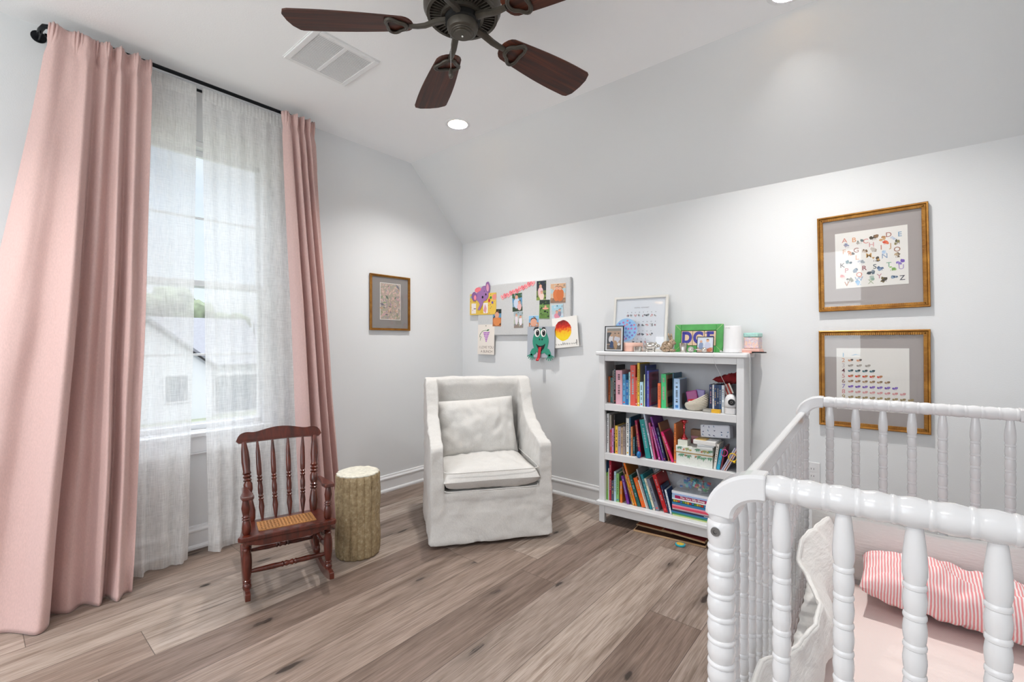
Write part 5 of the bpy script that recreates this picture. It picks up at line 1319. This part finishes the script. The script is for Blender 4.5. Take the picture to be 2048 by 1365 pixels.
# ---------------------------------------------------------------- framed prints on the walls
def gold_frame(name, label, w_, h_, M, fw, fd, mat_col, print_w, print_h, pz, draw):
    t = thing(name, label, 'picture', M=M)
    b = MB(); prof = [(0, 0), (0, -fd), (.003, -fd - .002), (.007, -fd - .001), (fw * .45, -fd * .72), (fw * .8, -fd * .62), (fw, -fd * .45), (fw, -fd * .3), (fw * .9, 0)]
    cs = [(-w_ / 2, -h_ / 2, 1, 1), (w_ / 2, -h_ / 2, -1, 1), (w_ / 2, h_ / 2, -1, -1), (-w_ / 2, h_ / 2, 1, -1)]
    vs = []; fs = []; n = len(prof)
    for cx, cz, sx, sz in cs: vs += [(cx + sx * p, y, cz + sz * p) for p, y in prof]
    for i in range(4):
        j = (i + 1) % 4
        for k in range(n - 1): fs.append((i * n + k, j * n + k, j * n + k + 1, i * n + k + 1))
    b.add(vs, fs, M_gold)
    # beaded inner edge
    fr = b.build('frame', t, smooth='auto', angle=30)
    b = MB(); rr = fw * .13; off = fw * .72; yb = -fd * .66
    st = rr * 2.5
    nx = int((w_ - 2 * off) / st); nz = int((h_ - 2 * off) / st)
    for k in range(nx + 1):
        x = -w_ / 2 + off + (w_ - 2 * off) * k / nx
        for z_ in (-h_ / 2 + off, h_ / 2 - off): b.box(x - rr * .8, x + rr * .8, yb - rr, yb + rr, z_ - rr * 2, z_ + rr * 2, M_gold)
    for k in range(nz + 1):
        z_ = -h_ / 2 + off + (h_ - 2 * off) * k / nz
        for x in (-w_ / 2 + off, w_ / 2 - off): b.box(x - rr * 2, x + rr * 2, yb - rr, yb + rr, z_ - rr * .8, z_ + rr * .8, M_gold)
    b.build('beading', fr)
    b = MB(); b.box(-w_ / 2 + fw * .85, w_ / 2 - fw * .85, -.006, -.003, -h_ / 2 + fw * .85, h_ / 2 - fw * .85, P(mat_col, .8)); b.build('mat_board', t)
    b = MB(); b.box(-print_w / 2, print_w / 2, -.0072, -.006, pz - print_h / 2, pz + print_h / 2, M_paper); draw(b, -.0075, pz); b.build('print', t)
    b = MB(); b.box(-w_ / 2 + fw * .85, w_ / 2 - fw * .85, -.0105, -.009, -h_ / 2 + fw * .85, h_ / 2 - fw * .85, M_pglass); b.build('glass', t)
    return t
AL = [('A', -.37, .37, 'd08878', -.33, .27, ['a8a0b0', '8c94b0']), ('B', -.23, .36, 'e09c68', -.15, .32, ['8c948c', 'b0a8a0', '6c7c7c']), ('C', -.06, .31, 'd88c84', .06, .36, ['4c4030', '8c6c4c']), ('D', .26, .375, 'b0786c', .175, .33, ['b08050', 'd0a878']), ('E', .41, .36, '78a0c0', .34, .32, ['ccd4e0', 'b8c4d8']),
      ('F', -.38, .16, 'd8a888', -.29, .13, ['d09068', 'e0b090', '3c3830']), ('G', -.20, .165, '9c6c60', -.09, .16, ['7c5c3c', 'c8b8a8']), ('H', .02, .235, 'd8a0a0', .06, .145, ['b0a498', 'c8c0b8']), ('I', .155, .165, 'c88878', .22, .255, ['d8482c', 'e87850']), ('J', .285, .18, 'c8a070', .38, .235, ['4c4838', '8c8458']),
      ('K', -.41, -.09, '70686c', -.31, -.03, ['6c8c98', '40606c', '90a4a8']), ('L', -.19, .03, 'e0a888', -.13, -.05, ['c0c4cc', 'a0a8b0']), ('M', -.02, .045, 'd0a05c', .07, -.03, ['4c4030', 'c89c5c']), ('N', .20, .005, '8ca4c0', .20, .085, ['a0c0dc', 'b8d0e8']), ('O', .37, .10, 'a07058', .375, .0, ['705c48', 'c0a888']),
      ('P', -.35, -.19, 'd0989c', -.40, -.285, ['e8b0b0', 'e0a0a0']), ('Q', -.165, -.285, 'd08878', -.22, -.20, ['5c7488', '90a0b0']), ('R', -.09, -.175, '8c3c48', .0, -.26, ['384450', '607080', '8c98a4']), ('S', .06, -.165, '505c60', .14, -.20, ['50688c', '8098b8']), ('T', .255, -.155, '78ac90', .30, -.225, ['78a850', 'a0c878']), ('U', .42, -.215, 'b09cc8', .405, -.13, ['7858b8', '9078c8']),
      ('V', -.35, -.44, 'c08c70', -.31, -.365, ['6c6c64', '9c9c90']), ('W', -.17, -.365, '90acc8', -.17, -.435, ['80b4dc', 'a0c8e8']), ('X', .0, -.43, 'b0bca0', .01, -.35, ['8cac9c', 'b0c0b8']), ('Y', .12, -.345, 'c08c98', .19, -.405, ['38301c', '6c5c30']), ('Z', .43, -.405, '303848', .33, -.355, ['5c7490', '90a8c0', '405878'])]
def draw_abc(b, y, pz):
    S_ = .292
    for i, (c, x, z_, col, ax, az, cc) in enumerate(AL):
        b.text(c, x * S_, pz + z_ * S_, .034, y, P(col), bold=.0003); blob(b, ax * S_, pz + az * S_, .021, y, cc, i + 3)
def draw_num(b, y, pz):
    S_ = .292; cc = [('78b0d0', ['80b4dc']), ('d8a080', ['d09068', '3c3830']), ('c8c0c0', ['a09890', 'b0a8a0']), ('703c48', ['40707c', '203840']), ('d09090', ['d8482c', 'b08050']), ('9c7868', ['b09070', '8c7050']), ('9080c0', ['7050b0', '8868c0']), ('d88c90', ['e0a8a8', 'd89898']), ('b09c70', ['a08c60']), ('7898b0', ['8c98a4'])]
    for k in range(10):
        z_ = pz + (.435 - .0965 * k) * S_
        b.text(str(k + 1), -.41 * S_, z_, .031, y, P(cc[k][0]), bold=.0003)
        for j in range(k + 1):
            x = (-.30 + j * (.104 if k > 2 else .125)) * S_
            if k == 0: b.poly([(x, z_ - .003), (x + .02, z_ + .006), (x + .045, z_), (x + .024, z_ + .003)], y, P('80b4dc'))
            else: blob(b, x, z_, .0125, y, cc[k][1], 5)
gold_frame('framed_print', 'gold framed animal alphabet print hanging above the numbers print', .458, .520, TR(3.087, -.003, 1.655) @ RY(-1.0), .026, .020, 'aba4a2', .300, .300, .012, draw_abc)
gold_frame('framed_print', 'gold framed counting print hanging below the alphabet print, behind the crib', .458, .520, TR(3.092, -.003, 1.027) @ RY(-.3), .026, .020, 'aba4a2', .300, .330, .0, draw_num)
M_art = mat_blotch('floral_art', ['c8a49c', 'd8bcb0', 'b49c94', 'a8a88c', '9c8c98', 'e0c8b4', 'b0847c'], 16, .7, 2.0)
def draw_art(b, y, pz):
    b.box(-.096, .096, y + .0001, y + .0004, pz - .146, pz + .146, M_art); r = random.Random(4)
    for k in range(26):
        x, z_, a, l = (r.random() - .5) * .18, pz + (r.random() - .5) * .27, r.random() * 3.1, .012 + .016 * r.random()
        c_, s_ = math.cos(a), math.sin(a)
        b.poly([(x - c_ * l, z_ - s_ * l), (x + s_ * l * .35, z_ - c_ * l * .35), (x + c_ * l, z_ + s_ * l), (x - s_ * l * .35, z_ + c_ * l * .35)], y - .00004 * (k % 5), P(['8c9c78', '6c6878', 'b8987c', 'c8a0a4', '9c8c9c', '5c6c5c'][k % 6]))
gold_frame('framed_print', 'small gold framed floral artwork hanging on the left wall beside the pink curtain', .385, .450, TR(.003, -.826, 1.542) @ RZ(90), .018, .018, '8a8482', .200, .300, .012, draw_art)

# ---------------------------------------------------------------- linen pin board with photos and children's art
M_linen = mat_cloth('grey_linen', 'c6c7c8', 900, .9, .1)
b = MB(); b.box(-.503, .503, -.028, 0, -.228, .228, M_linen)
put(b, 'pin_board', 'grey linen covered pin board on the back wall above the armchair', 'pin board', TR(.740, -.002, 1.508), bevel=.008, seg=3)
YP = -.0315
def pins(b, pts, y=-.003):
    for x, z_ in pts: b.ell((x, y, z_), (.0035, .003, .0035), M_ink, 10, 8)
def card(name, label, cat, cx, cz, w_, h_, rot, draw, yy=YP, group=None, base=None, thick=.0012, tilt=0):
    M = TR(cx, yy, cz) @ RY(rot) @ RX(tilt); b = MB(); b.box(-w_ / 2, w_ / 2, 0, thick, -h_ / 2, h_ / 2, base or M_paper); draw(b, w_, h_)
    return put(b, name, label, cat, M, group)
def photo(cols, people, sky=None):
    """people: (x, z, head, body_w, body_h, colour)"""
    def d(b, w_, h_):
        n = len(cols)
        r = random.Random(len(people) * 3 + n)
        for k, c in enumerate(cols):
            b.box(-w_ / 2 + .001, w_ / 2 - .001, -.0003, .0001, -h_ / 2 + .001 + (h_ - .002) * k / n, -h_ / 2 + .001 + (h_ - .002) * (k + 1) / n, P(c, .4))
        for k in range(16): b.disc((r.random() - .5) * w_ * .82, (r.random() - .5) * h_ * .82, w_ * .07, -.0004, P(cols[k % n] if k % 2 else hexmul(cols[(k + 1) % n], .8), .4), 9, wob=.4, sd=k)
        for k, (x, z_, hd, bw, bh, c) in enumerate(people):
            b.disc(x * w_, z_ * h_ - hd - bh * .75, bw, -.0006 - .0001 * k, P(c, .4), 14, bh, wob=.08, sd=k); b.disc(x * w_, z_ * h_, hd, -.0011 - .0001 * k, P('d8a088', .4), 14)
            b.disc(x * w_, z_ * h_ + hd * .65, hd * .95, -.0010 - .0001 * k, P('4c3428', .4), 12, hd * .55)
        pins(b, [(0, h_ / 2 - .010)], -.002)
    return d
G = 'photos pinned on the linen board'
card('photo', 'tall photo of a parent holding a toddler, upper of the centre strip', 'photo', .707, 1.562, .112, .158, -2, photo(['3c4c3c', '7c9cb0', '5c90b8', '406040'], [(-.05, .28, .017, .034, .045, 'c0cce0'), (.20, -.02, .014, .024, .030, 'e0b0b0')]), YP, G)
card('photo', 'photo of two children standing in white, lower of the centre strip', 'photo', .720, 1.412, .106, .142, -1, photo(['8c8078', 'a8b0a0', 'b8bcb4', 'a0b0b8'], [(-.20, .28, .011, .016, .040, 'dcd4dc'), (.22, .16, .011, .018, .034, 'e8e4ec')]), YP, G)
card('photo', 'photo of a smiling boy in orange pinned under the giraffe craft', 'photo', .474, 1.438, .104, .155, 1.5, photo(['a86840', 'b87048', '6090b0', '20302c'], [(0, .16, .026, .044, .040, 'd88850')]), YP - .0005, G)
card('photo', 'portrait photo with dark trees pinned at the top right of the board', 'photo', .962, 1.645, .100, .162, 1, photo(['7c9048', '6c7c4c', '34383c', '2c3440'], [(-.08, .22, .014, .026, .045, 'dcb8bc'), (.05, -.1, .012, .024, .03, 'e0c8c0')]), YP, G)
card('photo', 'wide photo of two people embracing in orange, top right corner of the board', 'photo', 1.128, 1.612, .146, .156, 1, photo(['8c7060', 'c8b4a0', 'a8c0c8', 'd0a888'], [(-.08, .26, .015, .036, .050, 'd07848'), (.14, .24, .015, .036, .050, 'c87040')]), YP - .002, G)
card('photo', 'photo of a child lying on green grass, pinned mid right of the board', 'photo', .995, 1.490, .106, .156, 2, photo(['5c8040', '688c4c', '6c9450', '2c3c34'], [(.1, .14, .010, .030, .008, 'e8a090')]), YP - .002, G)
card('photo', 'photo of a pink dressed family in pale snow, right edge of the board', 'photo', 1.124, 1.446, .112, .150, -3, photo(['d8dce4', 'c8d0dc', 'b0c4cc', 'a0c8d8'], [(-.05, .10, .012, .028, .024, 'd88ca0'), (.18, .18, .010, .016, .022, '8c8ca0')]), YP - .002, G)
card('photo', 'close-up photo of a person in sunglasses and a blue cap above the frog craft', 'photo', .884, 1.384, .106, .116, 0, photo(['b07860', 'c08868', '78a8d0', '90c0e0'], [(.0, .0, .034, .03, .02, '402c24')]), YP, G)
# garland of hearts, one paper strip
b = MB()
for k in range(11):
    q = k / 10; x = -.165 + .33 * q; z_ = -.048 + .098 * q + .004 * math.sin(k * 2.3); s = .027
    hp = []
    for j in range(16):
        a = 2 * PI * j / 16; hp.append((x + s * .062 * 16 * math.sin(a) ** 3, z_ + s * .062 * (13 * math.cos(a) - 5 * math.cos(2 * a) - 2 * math.cos(3 * a) - math.cos(4 * a))))
    b.poly(hp, -.0002 * (k % 2), P('e07c84' if k % 2 else 'eca0a4')); b.disc(x, z_, .004, -.0006, P('8c3c48'), 8)
put(b, 'paper_garland', 'pink paper heart garland strung across the top of the pin board', 'garland', TR(.708, YP - .0008, 1.665), solid=.0006)
# grapes card
def grapes(b, w_, h_):
    b.text('I LOVE YOU', .006, -.072, .033, -.0004, P('7c6860')); b.text('A BUNCH', .010, -.110, .033, -.0004, P('7c6860'))
    r = random.Random(1)
    for i in range(6):
        for j in range(6 - i):
            b.disc(.004 + (j - (5 - i) / 2) * .0130, .062 - i * .0155, .0072, -.0006, P('b070c0' if (i + j) % 3 else 'c890d0'), 10, wob=.15, sd=i * 7 + j)
    b.tube([(-.072, -.0008, -.01), (-.070, -.0008, .012), (-.055, -.0008, .018), (-.066, -.0008, .028), (-.078, -.0008, .02), (-.075, -.0008, .045), (-.055, -.0008, .068), (-.03, -.0008, .082), (0, -.0008, .084), (.02, -.0008, .078)], .0016, P('387848'), 6)
    b.poly([(.006, .078), (.02, .092), (.042, .090), (.028, .078)], -.0007, P('387848'))
    pins(b, [(0, h_ / 2 - .012)])
card('grape_drawing', 'cream drawing of purple grapes with handwriting at the board lower left', 'drawing', .340, 1.244, .205, .272, .3, grapes, -.033, base=P('e8e0d8'), tilt=-1.2)
# giraffe and elephant paper crafts
def giraffe(b, w_, h_):
    for x in (-.115, .035): b.box(x - .03, x + .03, -.0004, 0, -.085, .01, P('ece4e0'))
    r = random.Random(6)
    for k in range(34): b.disc((r.random() - .5) * w_ * .95, (r.random() - .5) * h_ * .9, .004, -.0006, P(['b08c28', '6c5c20', 'c83c30', '3c8c5c'][k % 4]), 8, wob=.3, sd=k)
    b.disc(-.10, -.04, .018, -.0008, P('6c5078'), 12, .004); b.disc(-.135, .07, .028, -.0006, P('8cbcb0'), 12, .014); b.disc(.145, .06, .026, -.0006, P('e08c80'), 12, .03, wob=.2, sd=4); b.disc(.10, .055, .013, -.0010, P('2c8c3c'), 12)
    b.disc(.08, .03, .012, -.0010, P('c82838'), 12, .018); b.disc(.12, .01, .012, -.0012, P('5c4ca0'), 12)
    b.poly([(-.03, -.085), (-.02, .03), (.0, .04), (.01, -.085)], -.0007, P('d8b030')); b.poly([(.01, -.06), (.03, .0), (.05, -.04), (.04, -.085)], -.0009, P('d898a8'))
card('yellow_craft_card', 'yellow spotted paper craft card behind the purple elephant craft', 'drawing', .300, 1.568, .330, .195, .8, giraffe, -.033, base=P('e0bc50'))
b = MB(); C1 = P('9c70a8'); C2 = P('8c6098'); pk = P('f08c9c')
b.disc(0, .0, .085, 0, C1, 26, .052, wob=.04, sd=1); b.disc(-.095, .008, .036, -.0006, C2, 20, .042, wob=.06, sd=2); b.disc(.080, .070, .028, -.0006, C2, 20, .052, wob=.05, sd=3); b.disc(.078, .065, .016, -.0012, P('d898b0'), 16, .034)
b.disc(.035, .045, .045, -.0004, C1, 20, .045); b.poly([(-.055, -.03), (-.03, -.075), (-.06, -.118), (-.035, -.128), (.0, -.085), (.03, -.03)], -.0008, C1); b.disc(-.085, -.005, .016, -.0010, pk, 12, .024)
b.disc(-.045, .062, .042, .0006, P('f07c88'), 18, .024)
b.disc(.01, -.012, .010, -.0014, M_ink, 12, .012); b.disc(.052, .008, .008, -.0014, M_ink, 12, .010); b.disc(.036, .04, .004, -.0014, M_ink, 8)
put(b, 'elephant_craft', 'purple paper elephant with pink ears at the top left of the pin board', 'paper craft', TR(.292, -.0365, 1.642) @ RY(-4), solid=.0012)
# painted sheet: a plain round red-to-yellow painting with a scribbled caption
M_flame = None
def flame():
    m = bpy.data.materials.new('finger_paint'); m.use_nodes = True; t_ = NT(m.node_tree); bb = m.node_tree.nodes['Principled BSDF']
    tc = t_.n('TexCoord'); s_ = t_.n('SeparateXYZ', _0=tc.outputs['Object']); nz = t_.n('TexNoise', Scale=55.0, Detail=3.0); t_.link(tc.outputs['Object'], nz.inputs['Vector'])
    v = t_.math('ADD', t_.math('MULTIPLY', t_.math('ADD', s_.outputs[2], .04), 7.0), t_.math('MULTIPLY', t_.math('SUBTRACT', nz.outputs['Fac'], .5), .6))
    t_.link(t_.ramp(v, [(0, lin('f0d020')), (.3, lin('f0b818')), (.45, lin('e85c18')), (.62, lin('c82014')), (.9, lin('7c1414'))]), bb.inputs['Base Color']); return m
def sheet_(b, w_, h_):
    b.disc(-.018, .015, .078, -.0004, flame(), 30, .082, wob=.03, sd=1)
    r = random.Random(8); x = -.10
    while x < .095:
        h0 = .008 + .012 * r.random(); b.tube([(x, -.0006, -.098), (x + .004, -.0006, -.098 + h0), (x + .009, -.0006, -.100), (x + .013, -.0006, -.096 + h0 * .6)], .0011, M_ink, 5); x += .016 + .01 * r.random()
    b.box(.098, .103, -.001, 0, -.095, -.066, M_ink); b.disc(.100, -.103, .0035, -.0008, M_ink, 8)
card('painted_sheet', 'white sheet with a round red to yellow painting hanging right of the frog craft', 'drawing', 1.196, 1.300, .235, .240, -5, sheet_, -.0345)
# frog craft
t = thing('frog_craft', 'green paper frog with a long red tongue on grey paper below the board', 'paper craft', M=TR(.966, -.046, 1.220) @ RY(.8))
b = MB(); b.box(-.138, .138, .0, .0014, -.125, .128, P('a8aeb8')); b.build('paper', t)
b = MB(); F1 = P('2c8c74'); b.disc(0, .008, .080, -.002, F1, 30, .105, wob=.02, sd=2)
for s in (-1, 1):
    b.poly([(s * .055, -.045), (s * .085, -.055), (s * .105, -.085), (s * .100, -.125), (s * .045, -.090)], -.0028, F1)
    for k in range(5):
        a = math.radians(-150 + 26 * k) if s > 0 else math.radians(-30 - 26 * k); a = math.radians(-90) + s * math.radians(-30 + 24 * k)
        x0, z0 = s * .088, -.098; x1, z1 = x0 + .052 * math.cos(a), z0 + .052 * math.sin(a); px, pz = -math.sin(a) * .0055, math.cos(a) * .0055
        b.poly([(x0 - px, z0 - pz), (x1 - px * .6, z1 - pz * .6), (x1 + px * .6, z1 + pz * .6), (x0 + px, z0 + pz)], -.0034, F1)
b.build('body', t, solid=.001)
b = MB()
for x, rr in ((-.032, .028), (.030, .027)):
    b.disc(x, .080, rr, -.0045, M_paper, 22, rr * 1.35); b.disc(x + .004, .076, rr * .60, -.0060, M_ink, 18, rr * .85); b.disc(x + .002, .090, .004, -.0066, M_paper, 8)
    q = -1 if x < 0 else 1
    b.poly([(x - .020, .098 + q * .0), (x - .008, .124), (x + .018, .122), (x + .022, .108), (x, .112)] if q > 0 else [(x - .042, .092), (x - .024, .122), (x + .010, .126), (x + .012, .112), (x - .018, .108)], -.0070, M_ink)
b.build('eyes', t, solid=.0012)
b = MB(); b.poly([(-.048, -.012), (-.024, -.026), (.0, -.030), (.026, -.026), (.050, -.010), (.034, -.052), (.006, -.076), (-.022, -.056)], -.0040, M_ink)
b.disc(-.010, .024, .006, -.0040, M_ink, 8, .009); b.disc(.016, .024, .006, -.0040, M_ink, 8, .009); b.build('mouth', t, solid=.0006)
b = MB(); b.grid(2, 30, lambda u, v: (-.002 - .014 + .028 * u - .006 * v, -.006 - .018 * v - (.014 * math.sin((v - .72) / .28 * PI) if v > .72 else 0), -.040 - .125 * v + (.0 if v < .9 else (v - .9) * .3)), P('b8202c', .45)); b.build('tongue', t, solid=.0012, smooth=True)
# wall outlet behind the crib
t = thing('wall_outlet', 'white wall outlet low on the back wall behind the crib spindles', 'outlet', M=TR(2.831, -.0005, .490))
b = MB(); b.box(-.036, .036, -.006, 0, -.058, .058, M_plast); b.build('cover_plate', t, bevel=.003)
for z_ in (-.020, .020):
    b = MB(); b.box(-.016, .016, -.0075, -.006, z_ - .014, z_ + .014, M_plast)
    for x in (-.006, .006): b.box(x - .001, x + .001, -.0079, -.0075, z_ - .004, z_ + .005, M_darkslot)
    b.build('socket', t)
